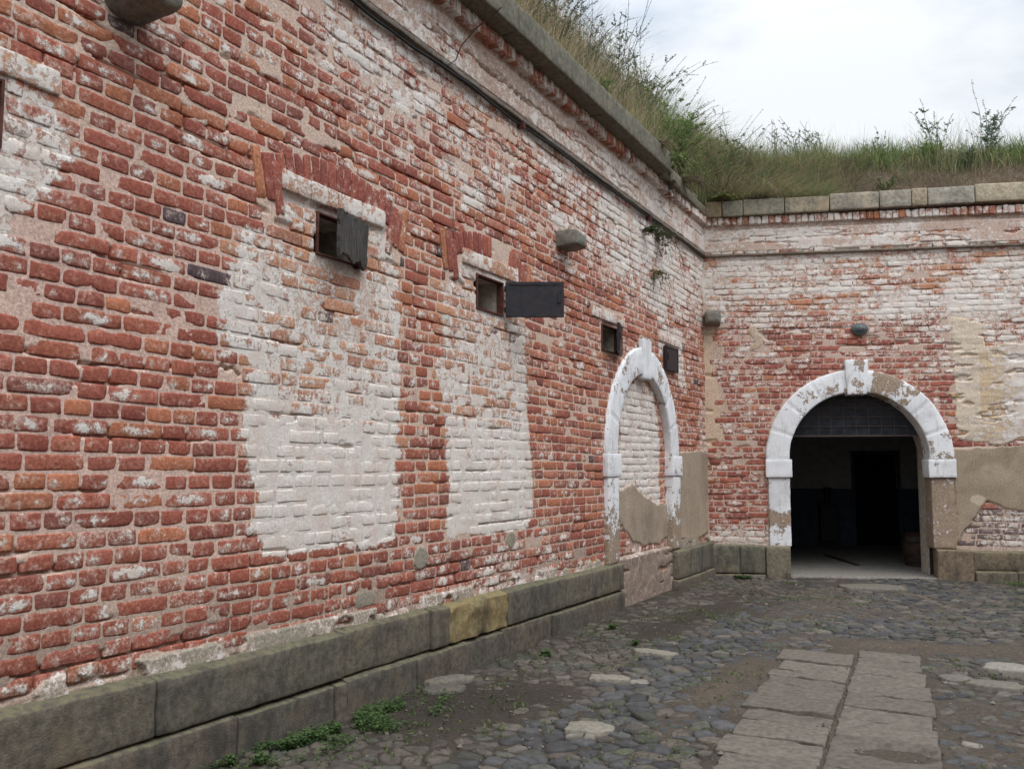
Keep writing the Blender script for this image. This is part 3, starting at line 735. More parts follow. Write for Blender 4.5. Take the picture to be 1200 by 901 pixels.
# door reveal (vault) behind the surround
V=[];F=[];na=24
prof=[(DC-DR-.02,-.02)]+[(DC-(DR+.02)*math.cos(math.pi*i/na),DS+(DR+.02)*math.sin(math.pi*i/na)) for i in range(na+1)]+[(DC+DR+.02,-.02)]
for x,z in prof:
    V+= [(x,.30,z),(x,.75,z)]
for i in range(len(prof)-1): F.append((2*i,2*i+1,2*i+3,2*i+2))
mk('door_reveal',V,F,M['niche'],AW_,smooth=True)
# fanlight
fl=MB();gz=2.075;rr=DR+.0
fl.box(DC-.96,DC+.96,.30,.36,gz-.012,gz+.012)
hb=fl.build('fanlight',M['bar'],AW_,bevel=.003);hb['label']='dark glazed fanlight with thin bars under the arch'
g=MB();n=24;V=[(DC-math.cos(math.pi*i/n)*1.0*math.cos(math.asin((gz-DS)/1.0)) ,0,0) for i in range(1)]
pts=[];a0=math.asin((gz-DS)/1.01)
for i in range(n+1):
    t=a0+(math.pi-2*a0)*i/n;pts.append((DC-1.01*math.cos(t),DS+1.01*math.sin(t)))
V=[(x,.345,z) for x,z in pts]+[(x,.353,z) for x,z in pts];k=len(pts)
g.add(V,[tuple(range(k)),tuple(range(2*k-1,k-1,-1))]+[(i,i+k,(i+1)%k+k,(i+1)%k) for i in range(k)]);g.build('pane',M['glass'],hb)
br=MB()
for z in (2.22,2.36,2.50,2.62):
    h=ell(z,DS,.99);br.box(DC-h,DC+h,.318,.334,z-.006,z+.006)
for x in np.arange(1.34,3.2,.185):
    h=DS+ell(x,DC,.99)
    if h>gz: br.box(x-.005,x+.005,.334,.344,gz,h)
br.build('glazing_bar',M['bar'],hb)
# threshold
v,f=stone(1.16,3.42,-.10,.9,-.10,.0,.02,.006,480,.06);mk('threshold',v,f,M['slab'],AW_,attrs={'bcol':('FLOAT_COLOR',col4(np.array([.21,.19,.165]),len(v)))})
# base stones
plinth(BW,[-.1,.46,.84],.02,.44,.09,[(.17,.155,.12),(.15,.14,.11)],600)
plinth(BW,[.84,1.20],-.05,.43,.12,[(.20,.175,.13)],610)
plinth(BW,[3.24,3.74],-.10,.415,.12,[(.22,.165,.12)],620)
plinth(BW,[3.74,4.55,5.4,6.6,7.7,8.8],.12,.40,.09,[(.20,.16,.115),(.19,.155,.115),(.18,.15,.11)],630)
plinth(BW,[3.74,4.3,5.1,6.6,7.7,8.8],-.14,.115,.17,[(.18,.15,.115),(.16,.135,.105)],640)
plinth(BW,[-.1,.5,.84],-.14,.015,.14,[(.14,.12,.10)],650)
# string course
v,f=stone(.03,8.8,-.055,.05,4.855,4.885,.008,.005,660,.09);mk('string_course',v,f,M['stone_dry'],BW,attrs={'bcol':('FLOAT_COLOR',col4(np.array([.20,.165,.13]),len(v)))})
# coping
js=[.03,.30,.62,1.24,1.90,2.62,3.08,3.31,3.97,4.95,6.2,7.4,8.8]
cc=[(.33,.22,.09),(.19,.18,.15),(.19,.18,.15),(.27,.235,.17),(.24,.215,.175),(.24,.22,.19),(.30,.22,.13),(.26,.24,.205),(.33,.28,.19),(.30,.26,.2)]
cc=[(.32,.25,.16),(.28,.26,.21),(.29,.27,.215),(.35,.305,.23),(.32,.29,.235),(.32,.29,.24),(.34,.28,.20),(.33,.305,.26),(.40,.34,.25),(.30,.26,.2),(.26,.24,.2),(.3,.27,.2)]
for i,(a,b) in enumerate(zip(js[:-1],js[1:])):
    mx=(a+b)/2;z0=5.457+.012*mx;z1=5.69+.020*mx+RNG.uniform(-.012,.012)
    cstone(a,b,-.15,.4,z0,z1,cc[i],700+i,BW)
corbel(BW,.13,3.88,.24,.24,.24,9,'grey stone stub in the corner of the two walls')
# oval lamp-like fitting above the door
ov=MB();n=20;V=[];F=[]
for j,(r,y) in enumerate([(1,.02),(1,-.035),(.82,-.05),(.62,-.052),(.5,-.072),(.2,-.085)]):
    for i in range(n):
        t=2*math.pi*i/n;V.append((math.cos(t)*.125*r,y,math.sin(t)*.092*r*(1+.04*math.sin(3*t))))
for j in range(5):
    for i in range(n): F.append((j*n+i,(j+1)*n+i,(j+1)*n+(i+1)%n,j*n+(i+1)%n))
F.append(tuple(5*n+i for i in range(n))[::-1])
ca,sa=math.cos(ANG),math.sin(ANG)
def wB(u,n,z): return (u*ca+n*sa,YC+u*sa-n*ca,z)
o=mk('wall_fitting',V,F,simple('grey_metal',(.10,.11,.11),.55,.4,20,.3,.003),None,loc=wB(2.295,.0,3.67),rot=(0,0,ANG))
tag(o,'dark oval metal fitting on the brickwork above the archway keystone','wall fitting')
# drain pipe hole under threshold
m=MB();P=[]
for j,(r,y) in enumerate([(.048,-.03),(.036,-.03),(.036,.2)]):
    for i in range(14):
        t=2*math.pi*i/14;P.append((r*math.cos(t),y,r*math.sin(t)))
P=P+[(.048*math.cos(2*math.pi*i/14),.2,.048*math.sin(2*math.pi*i/14)) for i in range(14)]
F=[(j*14+i,j*14+(i+1)%14,(j+1)*14+(i+1)%14,(j+1)*14+i) for j in range(2) for i in range(14)]+[(42+i,42+(i+1)%14,(i+1)%14,i) for i in range(14)]+[tuple(28+i for i in range(14))]
o=mk('drain_pipe',P,F,M['iron'],None,loc=wB(2.97,.10,-.055),rot=(0,0,ANG));tag(o,'short round drain pipe end below the archway threshold','pipe')

# ---------------------------------------------------------- room behind the door
RM=thing('inner_room','dim plastered room seen through the open archway, dark dado and doorway in its rear wall','room',(0,YC,0),ANG);RM['kind']='thing'
def quad(name,pts,mat,root): return mk(name,pts,[tuple(range(len(pts)))],mat,root,smooth=False)
m=MB();m.box(-1.2,6.2,.751,6.0,-.03,-.004);fo=m.build('room_floor',M['floor'],RM)
m=MB();m.box(-1.2,6.2,.75,6.3,3.1,3.2);m.build('ceiling',M['roomw'],RM)
for x0,x1 in ((-1.3,-1.2),(6.2,6.3)):
    m=MB();m.box(x0,x1,.75,6.3,-.03,3.1);m.build('side_wall',M['roomw'],RM)
# front wall inside (around the reveal)
m=MB();m.box(-1.2,DC-DR-.02,.75,.80,-.03,3.1);m.box(DC+DR+.02,6.2,.75,.80,-.03,3.1);m.box(DC-DR-.02,DC+DR+.02,.75,.80,DS+DR,3.1);m.build('front_wall',M['roomw'],RM)
m=MB();m.box(-1.2,3.24,6.0,6.1,1.17,3.1);m.box(3.24,4.09,6.0,6.1,1.9,3.1);m.box(4.09,6.2,6.0,6.1,1.17,3.1);m.build('rear_wall',M['roomw'],RM)
m=MB();m.box(-1.2,3.24,5.98,6.1,-.03,1.17);m.box(4.09,6.2,5.98,6.1,-.03,1.17);m.build('dado',M['roomd'],RM)
m=MB();m.box(3.20,4.13,6.1,6.14,-.03,1.96);m.build('doorway_shade_sheet',M['void'],RM)  # near-black sheet painting the darkness of the open doorway
m=MB();m.box(3.18,3.24,5.95,6.0,0,1.96);m.box(4.09,4.15,5.95,6.0,0,1.96);m.box(3.18,4.15,5.95,6.0,1.90,1.96);m.build('door_frame',M['roomd'],RM)
m=MB();m.box(-1.2,6.2,6.2,6.3,-.03,3.1);m.build('outer_rear_wall',M['roomd'],RM)
ld=MB();ld.box(DC-.62,DC-.58,3.2,5.9,-.004,.0)
def rB(u,y,z): return (u*ca-y*sa,YC+u*sa+y*ca,z)
t=thing('iron_stove','small black upright stove against the rear wall of the dim room','stove',rB(2.64,5.7,0),ANG)
m=MB();m.box(-.17,.17,-.17,.17,.10,.82);m.box(-.20,.20,-.20,.20,.82,.86);m.build('stove_body',M['iron'],t,bevel=.01)
m=MB();m.box(-.11,.11,-.19,-.171,.35,.62);m.build('stove_door',M['iron'],t,bevel=.004)
for sx in (-1,1):
    for sy in (-1,1):
        m=MB();m.box(sx*.14-.02,sx*.14+.02,sy*.14-.02,sy*.14+.02,-.004,.10);m.build('leg',M['iron'],t)
m=MB();m.tube([(0,.05,.86),(0,.05,1.16),(0,.05,1.2)],.06,12);m.tube([(0,.05,1.12),(0,.05,1.2)],.09,12);m.build('flue_pipe',M['iron'],t)
t=thing('wooden_barrel','brown wooden barrel standing just inside the archway on the right','barrel',rB(3.44,1.72,-.004),ANG)
m=MB();zs_=np.linspace(0,.55,9);m.tube([(0,0,z) for z in zs_],[.20+.05*math.sin(math.pi*z/.55) for z in zs_],24);m.build('barrel_body',M['barrel'],t,True)
for z in (.06,.17,.38,.49):
    r=.20+.05*math.sin(math.pi*z/.55)+.004;m=MB();m.tube([(0,0,z-.016),(0,0,z+.016)],r,24);m.build('hoop',M['iron'],t,True)
m=MB();m.box(-.95,1.0,0,.035,0,.022)
rail=mk('floor_batten',[(0,0,0),(.07,0,0),(.07,1.9,0),(0,1.9,0),(0,0,.02),(.07,0,.02),(.07,1.9,.02),(0,1.9,.02)],[(0,3,2,1),(4,5,6,7),(0,1,5,4),(1,2,6,5),(2,3,7,6),(3,0,4,7)],M['barrel'],None,False,loc=rB(2.42,1.6,-.004),rot=(0,0,ANG+.12))
tag(rail,'thin wooden batten lying on the room floor beyond the threshold','batten')

# ============================================================ GROUND
def gz(x,y):
    x=np.asarray(x,float);y=np.asarray(y,float)
    return -.035+(fbm(x*1.1,y*1.1,801)-.5)*.03-.02*sst(9,14,y)*0
def soilpatch(x,y):
    x=np.asarray(x,float);y=np.asarray(y,float)
    p=sst(.50,.62,fbm(x*.55+3,y*.45,811,3))
    a=np.exp(-(((x-.75)/.50)**2+((y-5.6)/1.1)**2));b=np.exp(-(((x-2.05)/.16)**2+((y-7.0)/2.2)**2));c=np.exp(-(((x-3.2)/1.6)**2+((y-9.3)/.35)**2))
    c2=np.exp(-(((x-1.0)/.25)**2+((y-9.6)/2.0)**2))
    return np.clip(.45*p+.9*a+.55*b+.6*c+.5*c2,0,1)
xs=np.concatenate([[-220,-60,-15,-4,-1],np.arange(-.3,6.01,.035),np.arange(6.2,10,.2),[12,20,60,220]])
ys=np.concatenate([[-220,-60,-20,-6],np.arange(-2,3,.2),np.arange(3,16.2,.04),[17,20,26,60,220]])
X,Y=np.meshgrid(xs,ys,indexing='ij');SP=soilpatch(X,Y)
Z=gz(X,Y)+.022*SP+(fbm(X*9,Y*9,803)-.5)*.016-.010
rm=(X*-sa+(Y-YC)*ca>.2);Z=np.where(rm,-.12,Z)
Z=np.where((X<-3)|(X>15)|(Y>20)|(Y<-5),-.12,Z)
a,b=X.shape;I=np.arange(a*b).reshape(a,b);F=np.stack([I[:-1,:-1],I[1:,:-1],I[1:,1:],I[:-1,1:]],-1).reshape(-1,4)
gc=np.array([.056,.045,.035])*(1-.35*SP[...,None]*(X<1.6)[...,None])+np.array([.035,.026,.018])*(SP*(X>1.6))[...,None]
tag(mk('ground',np.stack([X,Y,Z],-1).reshape(-1,3),F,M['soil'],attrs={'bcol':('FLOAT_COLOR',col4(gc.reshape(-1,3)))}),kind='structure')
# slab path definition
LC=lambda y:3.04-.0690*(y-5.19)      # centre joint
LL=lambda y:2.50-.082*(y-4.88)
LR=lambda y:3.64-.105*(y-5.49)
def onpath(x,y): return (y<8.75)&(x>LL(y)-.03)&(x<LR(y)+.02)
# cobbles: jittered cells clipped to rounded stones
def cobbles():
    cw,chh=.158,.128;pts=[]
    ny=int((14.9-(-.6))/chh)
    for j in range(ny):
        y=-.6+j*chh
        if y<2.6: continue
        for i in range(int(9.2/cw)):
            x=-.12+i*cw+(cw/2 if j%2 else 0)
            pts.append((x+RNG.uniform(-.36,.36)*cw,y+RNG.uniform(-.36,.36)*chh))
    P=np.array(pts);big=RNG.random(len(P))
    keep=np.ones(len(P),bool)
    P=P[keep]
    cell={}
    for k,(x,y) in enumerate(P): cell.setdefault((int(x//.25),int(y//.25)),[]).append(k)
    V=[];F=[];CC=[];nv=0
    bluep=fbm(P[:,0]*.45,P[:,1]*.4,831,3)
    for k,(x,y) in enumerate(P):
        lx=-x*sa+(y-YC)*ca
        if lx>-.13 or x<.13 and not(10.2<y<12.2): continue
        if x<.05: continue
        if onpath(x,y): continue
        sp=float(soilpatch(x,y))
        if sp>.55 and RNG.random()<(sp-.4)*1.3: continue
        gx,gy=int(x//.25),int(y//.25);poly=[(x-.2,y-.2),(x+.2,y-.2),(x+.2,y+.2),(x-.2,y+.2)]
        nb=[q for i in range(-2,3) for j in range(-2,3) for q in cell.get((gx+i,gy+j),()) if q!=k]
        wk=(big[k]-.5)*.022
        for q in nb:
            qx,qy=P[q];dx,dy=qx-x,qy-y;L=math.hypot(dx,dy)
            if L>.42: continue
            lim=L/2-.004+wk-(big[q]-.5)*.022;nx_,ny_=dx/L,dy/L;new=[];m_=len(poly)
            for i in range(m_):
                p0=poly[i];p1=poly[(i+1)%m_];d0=(p0[0]-x)*nx_+(p0[1]-y)*ny_-lim;d1=(p1[0]-x)*nx_+(p1[1]-y)*ny_-lim
                if d0<=0: new.append(p0)
                if d0*d1<0:
                    t=d0/(d0-d1);new.append((p0[0]+(p1[0]-p0[0])*t,p0[1]+(p1[1]-p0[1])*t))
            poly=new
            if len(poly)<3: break
        if len(poly)<3: continue
        for _ in range(2 if y<9 else 1):
            q=[];m_=len(poly)
            for i in range(m_):
                a_=poly[i];b_=poly[(i+1)%m_];q.append((a_[0]*.80+b_[0]*.20,a_[1]*.80+b_[1]*.20));q.append((a_[0]*.20+b_[0]*.80,a_[1]*.20+b_[1]*.80))
            poly=q
        Q=np.array(poly);c=Q.mean(0);n=len(Q)
        Q=Q+(np.stack([vn(Q[:,0]*30,Q[:,1]*30,5),vn(Q[:,0]*30+9,Q[:,1]*30,6)],1)-.5)*.02
        h=RNG.uniform(-.004,.010)-.014*sp;tx,ty=RNG.normal(0,.06,2);g0=float(gz(c[0],c[1]))
        for s_,dz in ((1.0,-.05),(.98,-.010),(.90,.0),(.62,.005),(.3,.007)):
            R_=c+(Q-c)*s_;zz=g0+h+dz+(R_[:,0]-c[0])*tx+(R_[:,1]-c[1])*ty+(fbm(R_[:,0]*30,R_[:,1]*30,7,3)-.5)*.018
            V.append(np.column_stack([R_,zz]))
        V.append(np.array([[c[0],c[1],g0+h+.007]]))
        for r_ in range(4):
            for i in range(n): F.append((nv+r_*n+i,nv+r_*n+(i+1)%n,nv+(r_+1)*n+(i+1)%n,nv+(r_+1)*n+i))
        for i in range(n): F.append((nv+4*n+i,nv+4*n+(i+1)%n,nv+5*n))
        r=RNG.random();bl=sst(.42,.6,bluep[k])
        if x>1.2 and r<.18+.45*bl: cl=np.array([.055,.052,.051])
        elif r<.75: cl=np.array([.078,.064,.051])
        elif r<.9: cl=np.array([.062,.060,.047])
        else: cl=np.array([.095,.083,.068])
        if RNG.random()<.008: cl=np.array([.16,.145,.12])
        CC.append(np.tile(cl*RNG.uniform(.7,1.3),(5*n+1,1)));nv+=5*n+1
    return tag(mk('cobblestone_paving',np.concatenate(V),F,M['cobble'],attrs={'bcol':('FLOAT_COLOR',col4(np.concatenate(CC)))}),kind='structure')
cobbles()
# slab path
def slabs():
    P=[];CC=[];k=0
    for colm in (0,1):
        y=2.6+RNG.uniform(0,.2)
        ends=[2.9,3.3,3.75,4.15,4.55,4.95,5.32,5.70,6.08,6.36,6.76,7.16,7.45,7.7,8.08,8.54] if colm==0 else [2.8,3.2,3.7,4.1,4.5,4.95,5.3,5.95,6.35,6.7,7.08,7.5,7.8,8.08,8.47,8.78]
        for y0,y1 in zip(ends[:-1],ends[1:]):
            k+=1
            ym=(y0+y1)/2
            xa,xb=(LL(ym)+RNG.uniform(-.03,.05),LC(ym)-.012) if colm==0 else (LC(ym)+.012,LR(ym)+RNG.uniform(-.03,.02))
            v,f=stone(xa,xb,y0+.008,y1-.008,-.10,-.012+RNG.uniform(-.008,.008),.012,.013,900+k,.04)
            v=v.copy();v[:,0]+=-(v[:,1]-ym)*.07;v[:,1]+=(v[:,0]-(xa+xb)/2)*(-.10 if colm else -.06);v[:,2]+=(v[:,0]-xa)*RNG.normal(0,.012)
            if colm==1 and 5.3<ym<5.95:   # broken: hollow filled with soil
                dd=np.exp(-(((v[:,0]-3.38)/.24)**2+((v[:,1]-5.72)/.16)**2)*1.0);v[:,2]-=.06*sst(.3,.5,dd+.2*(fbm(v[:,0]*9,v[:,1]*9,7)-.5))
            P.append((v,f));CC.append(np.tile(np.array([.115,.096,.077])*RNG.uniform(.85,1.12),(len(v),1)))
    V,F=merge(P);tag(mk('slab_path',V,F,M['slab'],attrs={'bcol':('FLOAT_COLOR',col4(np.concatenate(CC)))}),kind='structure')
slabs()
# pale flat stones bedded in the cobbles
def flag(x,y,rx,ry,rot,label,seed,col=(.32,.29,.23),z=-.004,h=.03,n=18):
    V=[];F=[];nr=4
    for j,(s_,dz) in enumerate([(1,-.05),(1,-.006),(.92,0),(.5,.002)]):
        for i in range(n):
            t=2*math.pi*i/n;r=(1+.28*(float(vn(i*1.3,seed,3))-.5)*2*.6)
            c_=math.copysign(abs(math.cos(t))**.6,math.cos(t));s2=math.copysign(abs(math.sin(t))**.6,math.sin(t))
            px,py=c_*rx*r*s_,s2*ry*r*s_;V.append((px*math.cos(rot)-py*math.sin(rot),px*math.sin(rot)+py*math.cos(rot),dz+(float(vn(px*20,py*20,seed))-.5)*.008))
    V.append((0,0,.003));c=len(V)-1
    for j in range(nr-1):
        for i in range(n): F.append((j*n+i,j*n+(i+1)%n,(j+1)*n+(i+1)%n,(j+1)*n+i))
    for i in range(n): F.append((3*n+i,3*n+(i+1)%n,c))
    o=mk('paving_stone',V,F,M['slab'],None,loc=(x,y,z),attrs={'bcol':('FLOAT_COLOR',col4(np.array(col),len(V)))});tag(o,label,'stone','pale stones bedded in the cobbles')
flag(2.37,13.55,.42,.26,ANG,'broad pale step stone set in the cobbles before the archway',1,(.14,.125,.10),.0)
flag(1.66,5.42,.14,.12,.2,'cracked pale stone alone in the cobbles left of the slab path',2,(.19,.17,.135))
flag(1.25,7.87,.20,.09,-.2,'long thin pale stone in the cobbles, farthest left of the slab path',3,(.19,.17,.135))
flag(1.26,6.75,.15,.10,.3,'small whitish stone midway between wall and slab path',4,(.19,.17,.135))
flag(3.94,8.55,.17,.15,.1,'whitish block at the right edge of the picture beyond the slabs',5,(.22,.2,.165),.0)
flag(3.60,7.95,.12,.12,.5,'small pale stone touching the right side of the slab path',6,(.13,.115,.095))
flag(3.86,7.85,.18,.12,-.1,'pale stone pair member farther right of the slab path',7,(.14,.125,.1))
flag(.22,6.10,.20,.09,1.1,'light flat stone leaning by the foot of the wall base',8,(.14,.125,.1),.01)
flag(.36,5.85,.16,.10,1.0,'brown flat stone at the wall foot beside the bare soil',9,(.10,.088,.072),.005)

# ============================================================ BANKS (terrain on top of the walls)
def bankz(d,s): # d = distance behind wall face
    return 5.60+1.22*sst(.0,2.0,d)*1.0+.22*sst(1.5,6,d)+(fbm(s*1.3,d*1.3,841)-.5)*.16*sst(.1,.8,d)
# distance behind either face: build grid in world; d = max over walls
def lext(dl): return .62*sst(-.12,.95,dl)+.10*sst(-.2,.0,dl)
xs=np.concatenate([[-200,-60,-25,-12,-8],np.arange(-6,7.6,.09),[9,12,20,60,200]])
ys=np.concatenate([[-60,-20,-8,-2],np.arange(0,20.5,.09),[23,28,40,80,200]])
X,Y=np.meshgrid(xs,ys,indexing='ij')
dl=-X;db=-X*sa+(Y-YC)*ca
D=np.maximum(dl,db)
Z=bankz(D,np.where(dl>db,Y,X))+lext(dl)
Z=np.where(D>12,6.9-.0*D,Z)
I=np.arange(X.size).reshape(X.shape);F=np.stack([I[:-1,:-1],I[1:,:-1],I[1:,1:],I[:-1,1:]],-1).reshape(-1,4)
Dm=np.maximum(np.maximum(D[:-1,:-1],D[1:,1:]),np.maximum(D[1:,:-1],D[:-1,1:]));Dn=np.minimum(np.minimum(D[:-1,:-1],D[1:,1:]),np.minimum(D[1:,:-1],D[:-1,1:]))
F=F[(Dn.ravel()>-.02)&(((X[:-1,:-1]<30)&(Y[:-1,:-1]>-30)).ravel())]
gc=np.array([.14,.105,.075])*(1+.5*(fbm(X*2,Y*2,845)-.5))[...,None]
tag(mk('grass_bank',np.stack([X,Y,Z],-1).reshape(-1,3),F,M['soil'],attrs={'bcol':('FLOAT_COLOR',col4(gc.reshape(-1,3)))}),kind='structure')
def bzw(x,y):
    d=max(-x,-x*sa+(y-YC)*ca);return float(bankz(d,y if -x>-x*sa+(y-YC)*ca else x)+lext(-x))
# grass blades
def blades(P,H,Wd,lean,colr,seed,name,label,cat,drift=(0,0)):
    n=len(P);rg=np.random.default_rng(seed);ang=rg.uniform(0,2*np.pi,n);fa=rg.uniform(0,2*np.pi,n)
    ts=np.array([0,.4,.75,1.]);wf=np.array([1,.8,.5,.08])
    V=np.zeros((n,4,2,3));
    for j,(t,w) in enumerate(zip(ts,wf)):
        off=lean*H*t**2
        cx=P[:,0]+np.cos(ang)*off+drift[0]*H*t;cy=P[:,1]+np.sin(ang)*off+drift[1]*H*t;cz=P[:,2]+H*t*(1-.35*lean*t)
        for s_ in (0,1):
            sg=(-.5,.5)[s_]*Wd*w;V[:,j,s_,0]=cx+np.cos(fa)*sg;V[:,j,s_,1]=cy+np.sin(fa)*sg;V[:,j,s_,2]=cz
    V=V.reshape(-1,3);b=np.arange(n)[:,None]*8
    F=np.concatenate([np.stack([b[:,0]+2*j,b[:,0]+2*j+1,b[:,0]+2*j+3,b[:,0]+2*j+2],1) for j in range(3)])
    c=np.repeat(colr,8,0)
    o=mk(name,V,F,M['leaf'],None,smooth=False,attrs={'bcol':('FLOAT_COLOR',col4(c))});return tag(o,label,cat,kind='stuff')
STRAW=np.array([.42,.34,.20]);DEAD=np.array([.24,.185,.13]);GREEN=np.array([.15,.21,.065]);DGREEN=np.array([.045,.075,.022]);LIME=np.array([.16,.20,.045])
def wP(u,d,root):   # point on bank behind wall
    if root=='L': return (-d,u)
    return (u*ca-d*sa,YC+u*sa+d*ca)
def scatter(n,root,u0,u1,d0,d1,seed,dens=None):
    rg=np.random.default_rng(seed);u=rg.uniform(u0,u1,n);d=rg.uniform(d0,d1,n)
    if root=='L': x,y=-d,u
    else: x,y=u*ca-d*sa,YC+u*sa+d*ca
    if dens is not None:
        k=rg.random(n)<dens(u,d);x,y,u,d=x[k],y[k],u[k],d[k]
    D=np.maximum(-x,-x*sa+(y-YC)*ca);z=bankz(D,np.where(-x>-x*sa+(y-YC)*ca,y,x))+lext(-x)
    return np.column_stack([x,y,z]),u,d,rg
# left dry tall grass
P,u,d,rg=scatter(42000,'L',4.5,14.2,-.12,1.5,51,lambda u,d:np.clip(.35+1.1*(fbm(u*1.5,d*1.5,61)-.3),0,1))
H=rg.uniform(.3,.95,len(P))*(.75+.9*(fbm(u*1.1,d*2,63)-.3));H=H*(1+.35*sst(10.8,12.5,u));mixc=sst(11.0,13.2,u+rg.normal(0,.5,len(P)))
edge=sst(-.1,.2,d);H=H*(.45+.55*edge)
k=np.clip(rg.random(len(P))+(fbm(u*2,d*3,70)-.5)*.9,0,1);c=np.where((k<.6)[:,None],STRAW,DEAD)*rg.uniform(.7,1.35,(len(P),1))
gk=rg.random(len(P))<(.08+.45*mixc);c=np.where(gk[:,None],(GREEN if True else 0)*rg.uniform(.6,1.5,(len(P),1)),c)
blades(P,H,rg.uniform(.004,.009,len(P)),rg.uniform(.1,.9,len(P)),c,71,'tall_grass','tall dry straw-coloured grass along the coping of the left wall','grass',drift=(.12,-.02))
# back: green grass on the crest
P,u,d,rg=scatter(34000,'B',-.8,7.2,1.05,3.4,52,lambda u,d:np.clip(sst(1.0,1.7,d+(fbm(u*2,d*2,64)-.5)*.8)*1.1,0,1))
H=rg.uniform(.12,.62,len(P))*(.5+1.1*(fbm(u*1.3,d*1.3,65)-.2));k=rg.random(len(P))
c=np.where((k<.62)[:,None],GREEN,np.where((k<.8)[:,None],DGREEN,STRAW))*rg.uniform(.7,1.4,(len(P),1))
blades(P,H,rg.uniform(.006,.013,len(P)),rg.uniform(.1,1.3,len(P)),c,72,'crest_grass','green grass growing along the crest of the bank above the end wall','grass')
# wispy fringe standing above the grass
P,u,d,rg=scatter(5200,'B',-.8,7.2,.9,2.6,56,lambda u,d:np.clip(3.2*(fbm(u*1.7,d*1.2,67)-.42),0,1))
H=rg.uniform(.35,.95,len(P));c=np.where((rg.random(len(P))<.6)[:,None],np.array([.13,.16,.07]),STRAW*.8)*rg.uniform(.6,1.3,(len(P),1))
blades(P,H,rg.uniform(.003,.008,len(P)),rg.uniform(.1,.7,len(P)),c,76,'tall_grass','tall wispy stems standing out of the grass on the crest of the bank','grass')
# back: dead litter on the slope
P,u,d,rg=scatter(30000,'B',-.5,7.2,.12,1.7,53)
H=rg.uniform(.05,.16,len(P));fr=sst(.48,.62,fbm(u*1.6,d*2.2,66));H=H*(1+1.6*fr);k=rg.random(len(P));grn=rg.random(len(P))<.10+.5*sst(2.2,.2,u)+.12*fr
c=np.where((k<.55)[:,None],DEAD,np.array([.24,.175,.13]))*rg.uniform(.6,1.5,(len(P),1));c=np.where(grn[:,None],np.array([.10,.12,.04])*rg.uniform(.6,1.5,(len(P),1)),c)
blades(P,H,rg.uniform(.004,.010,len(P)),rg.uniform(.6,1.9,len(P)),c,73,'dead_grass','matted brown dead grass on the slope above the end wall coping','grass')
# corner mass: dry stems and green tangled
P,u,d,rg=scatter(26000,'B',-1.2,1.9,-.02,1.5,54)
cl_=fbm(u*3.1,d*4,68);H=rg.uniform(.12,.75,len(P))*(.4+1.3*cl_)*(1-.25*sst(.3,1.5,u));k=rg.random(len(P))
k=np.clip(k+(fbm(u*2.3,d*3,69)-.5)*1.1,0,1);c=np.where((k<.42)[:,None],np.array([.19,.235,.09]),np.where((k<.75)[:,None],DEAD,STRAW))*rg.uniform(.6,1.4,(len(P),1))
blades(P,H,rg.uniform(.005,.010,len(P)),rg.uniform(.5,2.2,len(P)),c,74,'corner_grass','tangled green and brown growth where the two wall tops meet','undergrowth')
